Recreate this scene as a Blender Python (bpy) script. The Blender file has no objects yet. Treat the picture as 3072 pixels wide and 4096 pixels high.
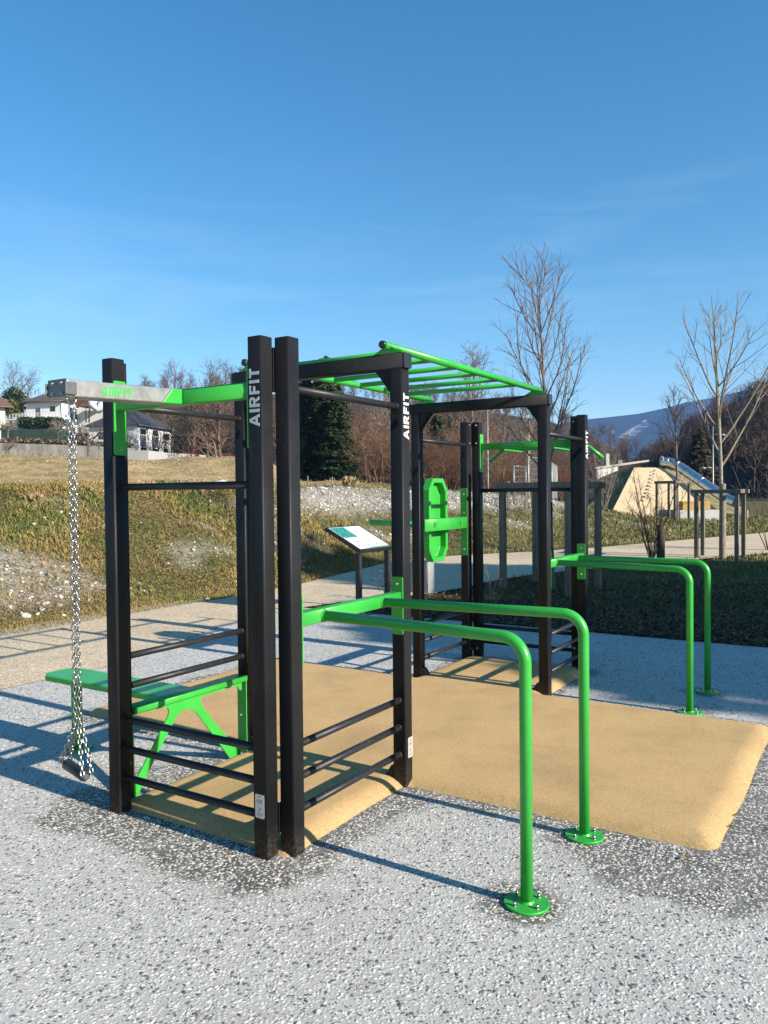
import bpy, math, random
import numpy as np
from mathutils import Matrix, Vector

R = math.radians
rng = np.random.default_rng(7)
scene = bpy.context.scene
COL = scene.collection

# ------------------------------------------------------------------ camera
F_PX, PITCH, ROLL, CAM_H = 3143.0, -0.0224, -0.0100, 1.7438
cam_d = bpy.data.cameras.new('camera')
cam = bpy.data.objects.new('camera', cam_d)
COL.objects.link(cam)
cam_d.sensor_fit = 'VERTICAL'
cam_d.sensor_height = 36.0
cam_d.lens = F_PX / 4096.0 * 36.0
cam_d.clip_start = 0.05
cam_d.clip_end = 20000
_f = Vector((0, math.cos(PITCH), math.sin(PITCH)))
_r0, _u0 = Vector((1, 0, 0)), Vector((0, -math.sin(PITCH), math.cos(PITCH)))
_r = math.cos(ROLL) * _r0 + math.sin(ROLL) * _u0
_u = -math.sin(ROLL) * _r0 + math.cos(ROLL) * _u0
m3 = Matrix((_r, _u, -_f)).transposed()
cam.matrix_world = Matrix.Translation((0, 0, CAM_H)) @ m3.to_4x4()
scene.camera = cam

# ------------------------------------------------------------------ light
TH = 0.5635                                   # bearing of the fitness frame
UX, UY = math.cos(TH), -math.sin(TH)          # its long axis, which is also where the sun stands
SUN_EL = R(25.0)
SUN_AZ = math.atan2(UX, UY) + R(0.8)          # clockwise from +Y
sd = Vector((math.sin(SUN_AZ) * math.cos(SUN_EL), math.cos(SUN_AZ) * math.cos(SUN_EL), math.sin(SUN_EL)))
sun_d = bpy.data.lights.new('sun', 'SUN')
sun_d.energy = 5.0
sun_d.angle = R(0.53)
sun_d.color = (1.0, 0.915, 0.79)
sun = bpy.data.objects.new('sun', sun_d)
COL.objects.link(sun)
sun.rotation_euler = sd.to_track_quat('Z', 'Y').to_euler()
sun.location = (20, -10, 30)

world = bpy.data.worlds.new('World')
scene.world = world
world.use_nodes = True
wn = world.node_tree
wn.nodes.clear()
w_out = wn.nodes.new('ShaderNodeOutputWorld')
w_bg = wn.nodes.new('ShaderNodeBackground')
w_sky = wn.nodes.new('ShaderNodeTexSky')
w_sky.sky_type = 'NISHITA'
w_sky.sun_disc = False
w_sky.sun_elevation = SUN_EL
w_sky.sun_rotation = SUN_AZ
w_sky.altitude = 300
w_sky.air_density = 1.0
w_sky.dust_density = 0.15
w_sky.ozone_density = 1.2
w_bg.inputs['Strength'].default_value = 0.093
# thin cirrus streaks across the sky
tc = wn.nodes.new('ShaderNodeTexCoord')
mp = wn.nodes.new('ShaderNodeMapping')
mp.inputs['Rotation'].default_value = (0, R(-12), R(10))
mp.inputs['Scale'].default_value = (1.1, 1.0, 9.0)
nz = wn.nodes.new('ShaderNodeTexNoise')
nz.inputs['Scale'].default_value = 2.3
nz.inputs['Detail'].default_value = 9
nz.inputs['Roughness'].default_value = 0.62
nz.inputs['Distortion'].default_value = 0.6
cr = wn.nodes.new('ShaderNodeValToRGB')
cr.color_ramp.elements[0].position = 0.48
cr.color_ramp.elements[0].color = (0, 0, 0, 1)
cr.color_ramp.elements[1].position = 0.95
cr.color_ramp.elements[1].color = (0.17, 0.17, 0.17, 1)
mx = wn.nodes.new('ShaderNodeMixRGB')
mx.inputs['Color2'].default_value = (7.5, 8.0, 8.6, 1)
hs = wn.nodes.new('ShaderNodeHueSaturation')
hs.inputs['Saturation'].default_value = 1.40
hs.inputs['Hue'].default_value = 0.492
wn.links.new(tc.outputs['Generated'], mp.inputs['Vector'])
wn.links.new(mp.outputs['Vector'], nz.inputs['Vector'])
wn.links.new(nz.outputs['Fac'], cr.inputs['Fac'])
sx_ = wn.nodes.new('ShaderNodeSeparateXYZ'); bd = wn.nodes.new('ShaderNodeValToRGB'); ml = wn.nodes.new('ShaderNodeMath'); ml.operation = 'MULTIPLY'
wn.links.new(tc.outputs['Generated'], sx_.inputs[0]); wn.links.new(sx_.outputs['Z'], bd.inputs['Fac'])   # the cirrus lies low, all round the horizon
e_ = bd.color_ramp.elements; e_[0].position = 0.12; e_[0].color = (0.2, 0.2, 0.2, 1); e_[1].position = 0.40; e_[1].color = (0, 0, 0, 1)
k_ = e_.new(0.20); k_.color = (1, 1, 1, 1); k_ = e_.new(0.30); k_.color = (0.9, 0.9, 0.9, 1)
wn.links.new(cr.outputs['Color'], ml.inputs[0]); wn.links.new(bd.outputs['Color'], ml.inputs[1])
wn.links.new(ml.outputs[0], mx.inputs['Fac'])
wn.links.new(w_sky.outputs['Color'], hs.inputs['Color'])
wn.links.new(hs.outputs['Color'], mx.inputs['Color1'])
wn.links.new(mx.outputs['Color'], w_bg.inputs['Color'])
wn.links.new(w_bg.outputs['Background'], w_out.inputs['Surface'])

scene.view_settings.view_transform = 'Standard'
scene.view_settings.look = 'None'
scene.view_settings.gamma = 1.0
scene.view_settings.exposure = 1.0
scene.view_settings.use_curve_mapping = False
scene.render.engine = 'CYCLES'
scene.cycles.use_denoising = True
scene.cycles.max_bounces = 6
scene.cycles.diffuse_bounces = 3
scene.cycles.volume_bounces = 0

# ------------------------------------------------------------------ helpers
AX, AY = -0.5861, 3.7732
def W(u, n, z=0.0):
    """frame coordinates (along the sun-side axis, away from camera, up) to world"""
    return (AX + u * math.cos(TH) + n * math.sin(TH), AY - u * math.sin(TH) + n * math.cos(TH), z)
def LOC(x, y):
    dx, dy = x - AX, y - AY
    return (dx * math.cos(TH) - dy * math.sin(TH), dx * math.sin(TH) + dy * math.cos(TH))
KD = 4096 / 2212.0
def at(dx, dy, depth):
    """point of the place that stands `depth` metres ahead, seen in direction (dx, dy) of the 1659-wide sheet"""
    a, b = dx * KD - 1536, dy * KD - 2048
    c, s = math.cos(ROLL), math.sin(ROLL)
    uu, vv = a * c + b * s, -a * s + b * c
    X, Z = uu / F_PX, -vv / F_PX
    c, s = math.cos(PITCH), math.sin(PITCH)
    d = (X, c - Z * s, s + Z * c)
    t = depth / d[1]
    return Vector((d[0] * t, depth, CAM_H + d[2] * t))

def at_np(dx, dy, depth):
    a, b = dx * KD - 1536, dy * KD - 2048
    c, s = math.cos(ROLL), math.sin(ROLL)
    X, Z = (a * c + b * s) / F_PX, (a * s - b * c) / F_PX
    c, s = math.cos(PITCH), math.sin(PITCH)
    t = depth / (c - Z * s)
    return X * t, depth + 0 * X, CAM_H + (s + Z * c) * t
def img(v):
    x, y, z = v[:, 0], v[:, 1], v[:, 2]-CAM_H; c, s = math.cos(PITCH), math.sin(PITCH)
    Y = y*c + z*s; Zc = -y*s + z*c; a, b = F_PX*x/Y, -F_PX*Zc/Y; cr_, sr_ = math.cos(ROLL), math.sin(ROLL)
    return (1536 + a*cr_ - b*sr_)/KD, (2048 + a*sr_ + b*cr_)/KD
def tag(o, label=None, cat=None, group=None, kind=None):
    if label: o['label'] = label
    if cat: o['category'] = cat
    if group: o['group'] = group
    if kind: o['kind'] = kind
    return o
def empty(name, loc=(0, 0, 0), rz=0.0):
    o = bpy.data.objects.new(name, None)
    o.location = loc
    o.rotation_euler = (0, 0, rz)
    o.empty_display_size = 0.2
    COL.objects.link(o)
    return o
def add(name, mesh, parent=None, loc=(0, 0, 0), rot=(0, 0, 0), scale=None):
    o = bpy.data.objects.new(name, mesh)
    o.location = loc
    o.rotation_euler = rot
    if scale is not None: o.scale = scale
    if parent is not None: o.parent = parent
    COL.objects.link(o)
    return o
def mesh_np(name, v, f, mat=None, smooth=False):
    """mesh from numpy arrays; f is (N,3) or (N,4)"""
    v = np.ascontiguousarray(v, dtype=np.float32); f = np.ascontiguousarray(f, dtype=np.int32)
    me = bpy.data.meshes.new(name)
    k = f.shape[1]
    me.vertices.add(len(v)); me.vertices.foreach_set('co', v.ravel())
    me.loops.add(f.size); me.loops.foreach_set('vertex_index', f.ravel())
    me.polygons.add(len(f))
    me.polygons.foreach_set('loop_start', np.arange(0, f.size, k, dtype=np.int32))
    try: me.polygons.foreach_set('loop_total', np.full(len(f), k, dtype=np.int32))
    except Exception: pass
    if smooth: me.polygons.foreach_set('use_smooth', np.ones(len(f), dtype=bool))
    me.update(calc_edges=True)
    if mat: me.materials.append(mat)
    return me

class MB:
    """collects simple solids into one mesh"""
    def __init__(self): self.v = []; self.f = []; self.sm = []
    def _add(self, vs, fs, smooth=False):
        b = len(self.v)
        self.v += [tuple(p) for p in vs]
        self.f += [tuple(i + b for i in q) for q in fs]
        self.sm += [smooth] * len(fs)
        return self
    def box(self, a, b):
        x0, y0, z0 = a; x1, y1, z1 = b
        return self._add([(x0,y0,z0),(x1,y0,z0),(x1,y1,z0),(x0,y1,z0),(x0,y0,z1),(x1,y0,z1),(x1,y1,z1),(x0,y1,z1)],
                  [(0,3,2,1),(4,5,6,7),(0,1,5,4),(1,2,6,5),(2,3,7,6),(3,0,4,7)])
    def hexa(self, p):
        return self._add(p, [(0,3,2,1),(4,5,6,7),(0,1,5,4),(1,2,6,5),(2,3,7,6),(3,0,4,7)])
    def prism(self, poly, o, ex, ey, ez, smooth=False):
        """poly in the plane (ex, ey) at o, swept along ez"""
        o, ex, ey, ez = map(Vector, (o, ex, ey, ez)); n = len(poly)
        a = [o + ex * p[0] + ey * p[1] for p in poly]
        b = [q + ez for q in a]
        fs = [tuple(reversed(range(n))), tuple(range(n, 2 * n))]
        if ex.cross(ey).dot(ez) < 0: fs = [tuple(range(n)), tuple(reversed(range(n, 2 * n)))]
        self._add(a + b, fs)
        side = [(i, (i + 1) % n, n + (i + 1) % n, n + i) for i in range(n)]
        if ex.cross(ey).dot(ez) < 0: side = [tuple(reversed(q)) for q in side]
        base = len(self.v) - 2 * n
        self.f += [tuple(i + base for i in q) for q in side]; self.sm += [smooth] * n
        return self
    def rbox(self, a, b, r=0.008, seg=2):
        """box with rounded long edges (along its longest side)"""
        a, b = list(a), list(b); d = [b[i] - a[i] for i in range(3)]
        k = d.index(max(d)); i, j = [(1, 2), (2, 0), (0, 1)][k]
        ax = [Vector((1,0,0)), Vector((0,1,0)), Vector((0,0,1))]
        return self.prism(rrect(d[i], d[j], r, seg), Vector(a) , ax[i], ax[j], ax[k] * d[k], True)
    def cyl(self, p0, p1, r, n=12, r1=None, cap=True):
        return self.tube([p0, p1], [r, r if r1 is None else r1], n, cap)
    def tube(self, pts, rad, n=12, cap=True):
        pts = [Vector(p) for p in pts]; m = len(pts)
        if not hasattr(rad, '__len__'): rad = [rad] * m
        t0 = (pts[1] - pts[0]).normalized()
        ref = Vector((0, 0, 1)) if abs(t0.z) < 0.9 else Vector((1, 0, 0))
        x = t0.cross(ref).normalized(); vs = []
        for i in range(m):
            t = (pts[min(i + 1, m - 1)] - pts[max(i - 1, 0)]).normalized()
            x = (x - t * x.dot(t)).normalized(); y = t.cross(x)
            for k in range(n):
                a = 2 * math.pi * k / n
                vs.append(pts[i] + (x * math.cos(a) + y * math.sin(a)) * rad[i])
        b = len(self.v); self.v += [tuple(p) for p in vs]
        for i in range(m - 1):
            for k in range(n):
                self.f.append((b + i*n + k, b + i*n + (k+1) % n, b + (i+1)*n + (k+1) % n, b + (i+1)*n + k)); self.sm.append(True)
        if cap:
            self.f.append(tuple(b + k for k in reversed(range(n)))); self.f.append(tuple(b + (m-1)*n + k for k in range(n))); self.sm += [False, False]
        return self
    def quad(self, a, b, c, d): return self._add([a, b, c, d], [(0, 1, 2, 3)])
    def poly(self, pts): return self._add(pts, [tuple(range(len(pts)))])
    def mesh(self, name, mat=None):
        me = bpy.data.meshes.new(name)
        me.from_pydata(self.v, [], self.f)
        me.polygons.foreach_set('use_smooth', self.sm)
        me.update()
        if mat: me.materials.append(mat)
        return me
    def build(self, name, mat, parent=None, loc=(0, 0, 0), rot=(0, 0, 0), bevel=0.0):
        o = add(name, self.mesh(name, mat), parent, loc, rot)
        if bevel:
            b = o.modifiers.new('bevel', 'BEVEL'); b.width = bevel; b.segments = 2; b.limit_method = 'ANGLE'; b.angle_limit = R(50)
        return o
def rrect(w, h, r, seg=2):
    out = []
    for cx, cy, a0 in ((w - r, r, -90), (w - r, h - r, 0), (r, h - r, 90), (r, r, 180)):
        for i in range(seg + 1):
            a = R(a0 + 90 * i / seg); out.append((cx + r * math.cos(a), cy + r * math.sin(a)))
    return out
def bend(pts, r, seg=7):
    """polyline with rounded corners"""
    pts = [Vector(p) for p in pts]; out = [pts[0]]
    for i in range(1, len(pts) - 1):
        a = (pts[i-1] - pts[i]).normalized(); b = (pts[i+1] - pts[i]).normalized()
        h = a.angle(b) / 2; d = r / math.tan(h); c = pts[i] + (a + b).normalized() * (r / math.sin(h))
        s, e = pts[i] + a * d - c, pts[i] + b * d - c
        su, eu = s.normalized(), e.normalized(); an = su.angle(eu)
        for k in range(seg + 1):
            q = k / seg
            out.append(c + (su * math.sin((1 - q) * an) + eu * math.sin(q * an)) * (r / math.sin(an)))
    out.append(pts[-1]); return out

# ------------------------------------------------------------------ materials
class NT:
    def __init__(self, name):
        self.m = bpy.data.materials.new(name); self.m.use_nodes = True
        self.t = self.m.node_tree; self.t.nodes.clear()
        self.out = self.n('ShaderNodeOutputMaterial'); self.b = self.n('ShaderNodeBsdfPrincipled')
        self.l(self.b.outputs[0], self.out.inputs[0])
    def n(self, kind, **kw):
        x = self.t.nodes.new(kind)
        for k, v in kw.items(): setattr(x, k, v)
        return x
    def l(self, a, b): self.t.links.new(a, b)
    def pos(self):
        return self.n('ShaderNodeNewGeometry').outputs['Position']
    def noise(self, scale, detail=4, rough=0.55, vec=None, dist=0.0):
        x = self.n('ShaderNodeTexNoise'); x.inputs['Scale'].default_value = scale; x.inputs['Detail'].default_value = detail
        x.inputs['Roughness'].default_value = rough; x.inputs['Distortion'].default_value = dist
        self.l(vec if vec is not None else self.pos(), x.inputs['Vector']); return x.outputs['Fac']
    def vor(self, scale, feature='F1', vec=None, out='Distance'):
        x = self.n('ShaderNodeTexVoronoi'); x.feature = feature; x.inputs['Scale'].default_value = scale
        self.l(vec if vec is not None else self.pos(), x.inputs['Vector']); return x.outputs[out]
    def ramp(self, fac, stops, interp='LINEAR'):
        x = self.n('ShaderNodeValToRGB'); e = x.color_ramp.elements; x.color_ramp.interpolation = interp
        while len(e) < len(stops): e.new(0.5)
        for k, (p, c) in enumerate(stops):
            e[k].position = p; e[k].color = (c[0], c[1], c[2], 1) if hasattr(c, '__len__') else (c, c, c, 1)
        self.l(fac, x.inputs['Fac']); return x.outputs['Color']
    def mix(self, fac, a, b, blend='MIX'):
        x = self.n('ShaderNodeMixRGB'); x.blend_type = blend
        for s, v in (('Fac', fac), ('Color1', a), ('Color2', b)):
            if hasattr(v, 'is_linked') or hasattr(v, 'links'): self.l(v, x.inputs[s])
            elif hasattr(v, '__len__'): x.inputs[s].default_value = (*v[:3], 1)
            else: x.inputs[s].default_value = v if s == 'Fac' else (v, v, v, 1)
        return x.outputs[0]
    def math(self, op, a, b=0.0, clamp=False):
        x = self.n('ShaderNodeMath'); x.operation = op; x.use_clamp = clamp
        for i, v in ((0, a), (1, b)):
            if hasattr(v, 'links'): self.l(v, x.inputs[i])
            else: x.inputs[i].default_value = v
        return x.outputs[0]
    def island(self): return self.n('ShaderNodeNewGeometry').outputs['Random Per Island']
    def attr(self, name):
        x = self.n('ShaderNodeAttribute'); x.attribute_name = name; return x.outputs['Fac']
    def bump(self, h, strength=0.3, dist=0.01):
        x = self.n('ShaderNodeBump'); x.inputs['Strength'].default_value = strength; x.inputs['Distance'].default_value = dist
        self.l(h, x.inputs['Height']); self.l(x.outputs[0], self.b.inputs['Normal'])
    def done(self, color, rough=0.6, metal=0.0, spec=0.5):
        if hasattr(color, 'links'): self.l(color, self.b.inputs['Base Color'])
        else: self.b.inputs['Base Color'].default_value = (*color, 1)
        if hasattr(rough, 'links'): self.l(rough, self.b.inputs['Roughness'])
        else: self.b.inputs['Roughness'].default_value = rough
        self.b.inputs['Metallic'].default_value = metal
        self.b.inputs['Specular IOR Level'].default_value = spec
        return self.m
def simple(name, c, rough=0.6, metal=0.0, spec=0.5, var=0.15, scale=8.0, bump=0.0, bscale=60.0):
    t = NT(name)
    f = t.noise(scale, 5)
    col = t.ramp(f, [(0.3, [x * (1 - var) for x in c]), (0.7, [min(1, x * (1 + var)) for x in c])])
    if bump: t.bump(t.noise(bscale, 3), bump, 0.004)
    return t.done(col, rough, metal, spec)
def leafy(name, stops, rough=0.7, patch=0.0, pscale=0.5, spec=0.2, trans=0.0):
    """colour differs from blade to blade, optionally in patches"""
    t = NT(name)
    f = t.island()
    if patch:
        p = t.noise(pscale, 4)
        p = t.math('MULTIPLY', t.math('SUBTRACT', p, 0.5), 2.2 * patch)
        f = t.math('ADD', t.math('MULTIPLY', f, 1 - patch * 0.6), t.math('ADD', p, patch * 0.3), True)
    m = t.done(t.ramp(f, stops), rough, 0, spec)
    if trans:
        t.b.inputs['Subsurface Weight'].default_value = 0
    return m

M = {}
# black powder coat with scuffs
t = NT('black_powder_coat')
f = t.noise(5, 6); g = t.noise(220, 2)
col = t.ramp(f, [(0.3, (0.0105, 0.0110, 0.0125)), (0.75, (0.0155, 0.0160, 0.0178))])
sc = t.ramp(t.noise(38, 8, 0.8), [(0.70, 0.0), (0.80, 0.3)])
col = t.mix(sc, col, (0.07, 0.07, 0.072))
sz = t.n('ShaderNodeSeparateXYZ'); t.l(t.pos(), sz.inputs[0])
spl = t.math('MULTIPLY', t.ramp(sz.outputs['Z'], [(0.0, 1.0), (0.16, 0.0)]), t.ramp(t.noise(70, 6, 0.8), [(0.46, 0.0), (0.62, 0.75)]))
col = t.mix(spl, col, (0.16, 0.135, 0.105))
spk = t.ramp(t.vor(26), [(0.035, 0.8), (0.05, 0.0)])
col = t.mix(t.math('MULTIPLY', spk, t.ramp(t.noise(3, 2), [(0.5, 0.0), (0.6, 1.0)])), col, (0.30, 0.30, 0.30))
t.bump(g, 0.18, 0.0008)
M['black'] = t.done(col, t.ramp(t.noise(9, 4), [(0.3, 0.42), (0.7, 0.54)]), 0, 0.17)
t = NT('black_bar_worn')
sp = t.ramp(t.noise(26, 8, 0.75), [(0.58, 0.0), (0.74, 0.6)])
col = t.mix(sp, (0.016, 0.0165, 0.019), (0.10, 0.10, 0.105))
t.bump(t.noise(200, 2), 0.15, 0.0008)
M['bar'] = t.done(col, 0.44, 0, 0.3)
t = NT('green_powder_coat')
f = t.noise(7, 5)
col = t.ramp(f, [(0.3, (0.026, 0.300, 0.036)), (0.7, (0.034, 0.335, 0.044))])
sp = t.ramp(t.noise(60, 8, 0.8), [(0.72, 0.0), (0.80, 0.35)])
col = t.mix(sp, col, (0.05, 0.20, 0.05))
t.bump(t.noise(160, 2), 0.10, 0.0008)
M['green'] = t.done(col, t.ramp(t.noise(12, 4), [(0.3, 0.26), (0.7, 0.38)]), 0, 0.5)
t = NT('brushed_steel')
x = t.n('ShaderNodeMapping'); x.inputs['Scale'].default_value = (1, 1, 1); t.l(t.pos(), x.inputs['Vector'])
f = t.noise(18, 7, 0.7); sc = t.ramp(t.noise(55, 8, 0.8, dist=1.0), [(0.62, 0.0), (0.75, 0.55)])
col = t.mix(sc, t.ramp(f, [(0.3, (0.30, 0.30, 0.30)), (0.7, (0.38, 0.38, 0.375))]), (0.12, 0.12, 0.12))
M['steel'] = t.done(col, t.ramp(f, [(0.3, 0.36), (0.7, 0.52)]), 0.75)
M['chain'] = simple('galvanised_chain', (0.36, 0.36, 0.36), 0.28, 1.0, var=0.2, scale=60)
M['bolt'] = simple('zinc_bolt', (0.42, 0.40, 0.37), 0.4, 1.0, var=0.15, scale=80)
M['dark_plate'] = simple('dark_steel_plate', (0.14, 0.145, 0.155), 0.45, 0.7, var=0.15, scale=30)
M['rubber'] = simple('black_rubber', (0.014, 0.014, 0.015), 0.35, 0, 0.5, var=0.2, scale=40)
M['white_print'] = simple('white_vinyl', (0.62, 0.62, 0.64), 0.5, var=0.04)
M['green_print'] = simple('green_cut_letter', (0.035, 0.42, 0.06), 0.4, var=0.05)
M['plate'] = simple('brushed_label', (0.55, 0.54, 0.52), 0.35, 0.5, var=0.08, scale=40)
M['ink'] = simple('dark_ink', (0.05, 0.05, 0.05), 0.6, var=0.05)

# ================================================================== setting: paved pad, mat, path, terrain
S_, W_, L1, L2, PP, MM = 0.0907, 0.0871, 1.0607, 1.0485, 2.3724, 1.0146
MAT_RECTS = ((-2.92, 1.12, 1.87, 3.48), (-1.13, 0.02, 0.125, 1.40), (-1.19, 3.20, 0.125, 4.64))
def sd_rect(u, n, r, rad):
    cx, cy, hx, hy = (r[0]+r[2])/2, (r[1]+r[3])/2, (r[2]-r[0])/2 - rad, (r[3]-r[1])/2 - rad
    qx, qy = np.abs(u - cx) - hx, np.abs(n - cy) - hy
    return np.hypot(np.maximum(qx, 0), np.maximum(qy, 0)) + np.minimum(np.maximum(qx, qy), 0) - rad
def vnoise(x, y, seed=0):
    """smooth value noise, vectorised"""
    x = np.asarray(x, float); y = np.asarray(y, float)
    xi, yi = np.floor(x).astype(np.int64), np.floor(y).astype(np.int64)
    fx, fy = x - xi, y - yi; fx = fx*fx*(3-2*fx); fy = fy*fy*(3-2*fy)
    def h(a, b):
        k = (a * 374761393 + b * 668265263 + seed * 982451653) & 0x7fffffff
        k = ((k ^ (k >> 13)) * 1274126177) & 0x7fffffff
        return ((k ^ (k >> 16)) & 0xffff) / 65535.0
    return (h(xi, yi)*(1-fx) + h(xi+1, yi)*fx)*(1-fy) + (h(xi, yi+1)*(1-fx) + h(xi+1, yi+1)*fx)*fy
def fbm(x, y, seed=0, o=4):
    return sum(vnoise(x*2**k, y*2**k, seed + k) / 2**k for k in range(o)) / (2 - 2**(1-o)) * 1.0
def sstep(a, b, x): q = np.clip((x-a)/(b-a), 0, 1); return q*q*(3-2*q)
def mat_sd(u, n):
    u = np.asarray(u, float); n = np.asarray(n, float)
    wob = 0.022 * (vnoise(u*1.5, n*1.5, 3) - 0.5)
    a = sd_rect(u, n, MAT_RECTS[0], 0.10)
    b = np.minimum(sd_rect(u, n, MAT_RECTS[1], 0.05), sd_rect(u, n, MAT_RECTS[2], 0.05))
    k = 0.06
    h = np.clip(0.5 + 0.5*(b - a)/k, 0, 1)
    return b*(1-h) + a*h - k*h*(1-h) + wob
LEGS = [(1.25, 0.22), (1.25, 0.985), (1.25, 3.60), (1.25, 4.34)]
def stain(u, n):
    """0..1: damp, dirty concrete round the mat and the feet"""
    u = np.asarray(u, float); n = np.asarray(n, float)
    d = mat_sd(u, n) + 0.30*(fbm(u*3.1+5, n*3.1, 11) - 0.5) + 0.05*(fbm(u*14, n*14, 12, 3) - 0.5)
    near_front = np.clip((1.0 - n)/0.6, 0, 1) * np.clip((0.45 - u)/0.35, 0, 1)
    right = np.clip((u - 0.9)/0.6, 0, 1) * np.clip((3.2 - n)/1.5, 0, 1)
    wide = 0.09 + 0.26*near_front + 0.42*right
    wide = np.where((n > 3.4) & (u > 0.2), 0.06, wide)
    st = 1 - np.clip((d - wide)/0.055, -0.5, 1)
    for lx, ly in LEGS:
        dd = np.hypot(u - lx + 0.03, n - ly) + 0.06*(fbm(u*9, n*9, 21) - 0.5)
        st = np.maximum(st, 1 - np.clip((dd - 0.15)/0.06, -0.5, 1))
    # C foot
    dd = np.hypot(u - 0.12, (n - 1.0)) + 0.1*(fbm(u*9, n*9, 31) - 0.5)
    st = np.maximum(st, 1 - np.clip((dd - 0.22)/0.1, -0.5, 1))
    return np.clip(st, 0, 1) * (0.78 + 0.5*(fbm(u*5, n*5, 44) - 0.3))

def grid_mesh(name, xs, ys, zf, mat, smooth=True, keep=None):
    X, Y = np.meshgrid(xs, ys); Z = zf(X, Y)
    v = np.stack([X, Y, Z], -1).reshape(-1, 3); nx = len(xs); ny = len(ys)
    i = np.arange((ny-1)*(nx-1)); r, c = i // (nx-1), i % (nx-1); a = r*nx + c
    f = np.stack([a, a+1, a+nx+1, a+nx], -1)
    if keep is not None:
        cx, cy = (xs[:-1]+xs[1:])/2, (ys[:-1]+ys[1:])/2
        CX, CY = np.meshgrid(cx, cy); f = f[keep(CX, CY).ravel()]
        used = np.zeros(len(v), bool); used[f.ravel()] = True
        idx = np.cumsum(used) - 1; v = v[used]; f = idx[f]
    return mesh_np(name, v, f, mat, smooth), v

# exposed-aggregate concrete
t = NT('exposed_aggregate_concrete')
st = t.attr('stain')
vec = t.pos()
jit = t.n('ShaderNodeMixRGB'); jit.blend_type = 'LINEAR_LIGHT'; jit.inputs['Fac'].default_value = 0.004
nzc = t.n('ShaderNodeTexNoise'); nzc.inputs['Scale'].default_value = 60; t.l(vec, nzc.inputs['Vector'])
t.l(vec, jit.inputs['Color1']); t.l(nzc.outputs['Color'], jit.inputs['Color2']); vj = jit.outputs[0]
cell = t.vor(62, vec=vj, out='Color'); dist = t.vor(62, vec=vj)
sep = t.n('ShaderNodeSeparateColor'); t.l(cell, sep.inputs[0])
peb = t.ramp(sep.outputs[0], [(0.0, (0.11, 0.11, 0.11)), (0.13, (0.15, 0.15, 0.15)), (0.20, (0.40, 0.388, 0.36)), (0.6, (0.52, 0.50, 0.46)), (1.0, (0.64, 0.615, 0.56))])
pebd = t.ramp(sep.outputs[1], [(0.0, (0.10, 0.10, 0.095)), (0.35, (0.30, 0.28, 0.25)), (0.7, (0.62, 0.59, 0.53)), (1.0, (0.74, 0.71, 0.65))])
base = t.ramp(t.noise(7, 6, 0.7), [(0.25, (0.375, 0.362, 0.335)), (0.75, (0.48, 0.463, 0.43))])
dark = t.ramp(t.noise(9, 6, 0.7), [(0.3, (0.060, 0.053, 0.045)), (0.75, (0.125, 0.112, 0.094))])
big = t.ramp(t.noise(0.9, 5, 0.6), [(0.3, 0.86), (0.7, 1.06)])
inpeb = t.ramp(dist, [(0.38, 1.0), (0.52, 0.0)])
clean = t.mix(t.math('MULTIPLY', inpeb, 0.85), base, peb)
clean = t.mix(1.0, clean, big, 'MULTIPLY')
dirty = t.mix(t.math('MULTIPLY', inpeb, 0.8), dark, pebd)
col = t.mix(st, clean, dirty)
hgt = t.math('ADD', t.math('MULTIPLY', t.ramp(dist, [(0.1, 1.0), (0.55, 0.0)]), 1.0), t.math('MULTIPLY', t.noise(300, 3), 0.5))
t.bump(hgt, 0.40, 0.005)
M['pad'] = t.done(col, 0.72, 0, 0.35)

pad_x = np.arange(-7.6, 8.01, 0.055); pad_y = np.arange(-4.2, 6.76, 0.055)
def edge_u(n):   # left margin of the grey pad, against the beige path
    return -3.95 - 0.20*np.maximum(n - 1.5, 0)
me, pv = grid_mesh('concrete_pad', pad_x, pad_y, lambda a, b: 0*a, M['pad'], keep=lambda a, b: a > -7.5)
at_ = me.attributes.new('stain', 'FLOAT', 'POINT')
at_.data.foreach_set('value', np.ascontiguousarray(stain(pv[:, 0], pv[:, 1]), dtype=np.float32))
pad = add('concrete_pad', me, None, W(0, 0, 0.0), (0, 0, -TH)); tag(pad, kind='structure')

# pebbles standing proud of the concrete near the camera
pt = []
for k in range(6):
    a = 2*math.pi*k/6; pt.append((math.cos(a), math.sin(a), -0.3))
for k in range(6):
    a = 2*math.pi*k/6 + 0.2; pt.append((0.66*math.cos(a), 0.66*math.sin(a), 0.62))
pt = np.array(pt + [(0, 0, 0.78)])
pf = [(k, (k+1) % 6, 6+(k+1) % 6) for k in range(6)] + [(k, 6+(k+1) % 6, 6+k) for k in range(6)] + [(6+k, 6+(k+1) % 6, 12) for k in range(6)]
pf = np.array(pf)
def scatter(tv, tf, pos, sc, rz, tilt=None, taz=None):
    """copies of a template mesh joined into one vertex/face array"""
    N = len(pos); sc = np.asarray(sc, float)
    if sc.ndim == 1: sc = np.repeat(sc[:, None], 3, 1)
    p = tv[None] * sc[:, None, :]
    c, s = np.cos(rz)[:, None], np.sin(rz)[:, None]
    x, y, z = p[..., 0]*c - p[..., 1]*s, p[..., 0]*s + p[..., 1]*c, p[..., 2]
    if tilt is not None:
        ca, sa = np.cos(taz)[:, None], np.sin(taz)[:, None]; ct, stt = np.cos(tilt)[:, None], np.sin(tilt)[:, None]
        a, b = x*ca + y*sa, -x*sa + y*ca
        a, z = a*ct + z*stt, -a*stt + z*ct
        x, y = a*ca - b*sa, a*sa + b*ca
    v = np.stack([x, y, z], -1) + np.asarray(pos)[:, None, :]
    f = tf[None] + (np.arange(N)*len(tv))[:, None, None]
    return v.reshape(-1, 3), f.reshape(-1, tf.shape[1])
N = 64000
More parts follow.
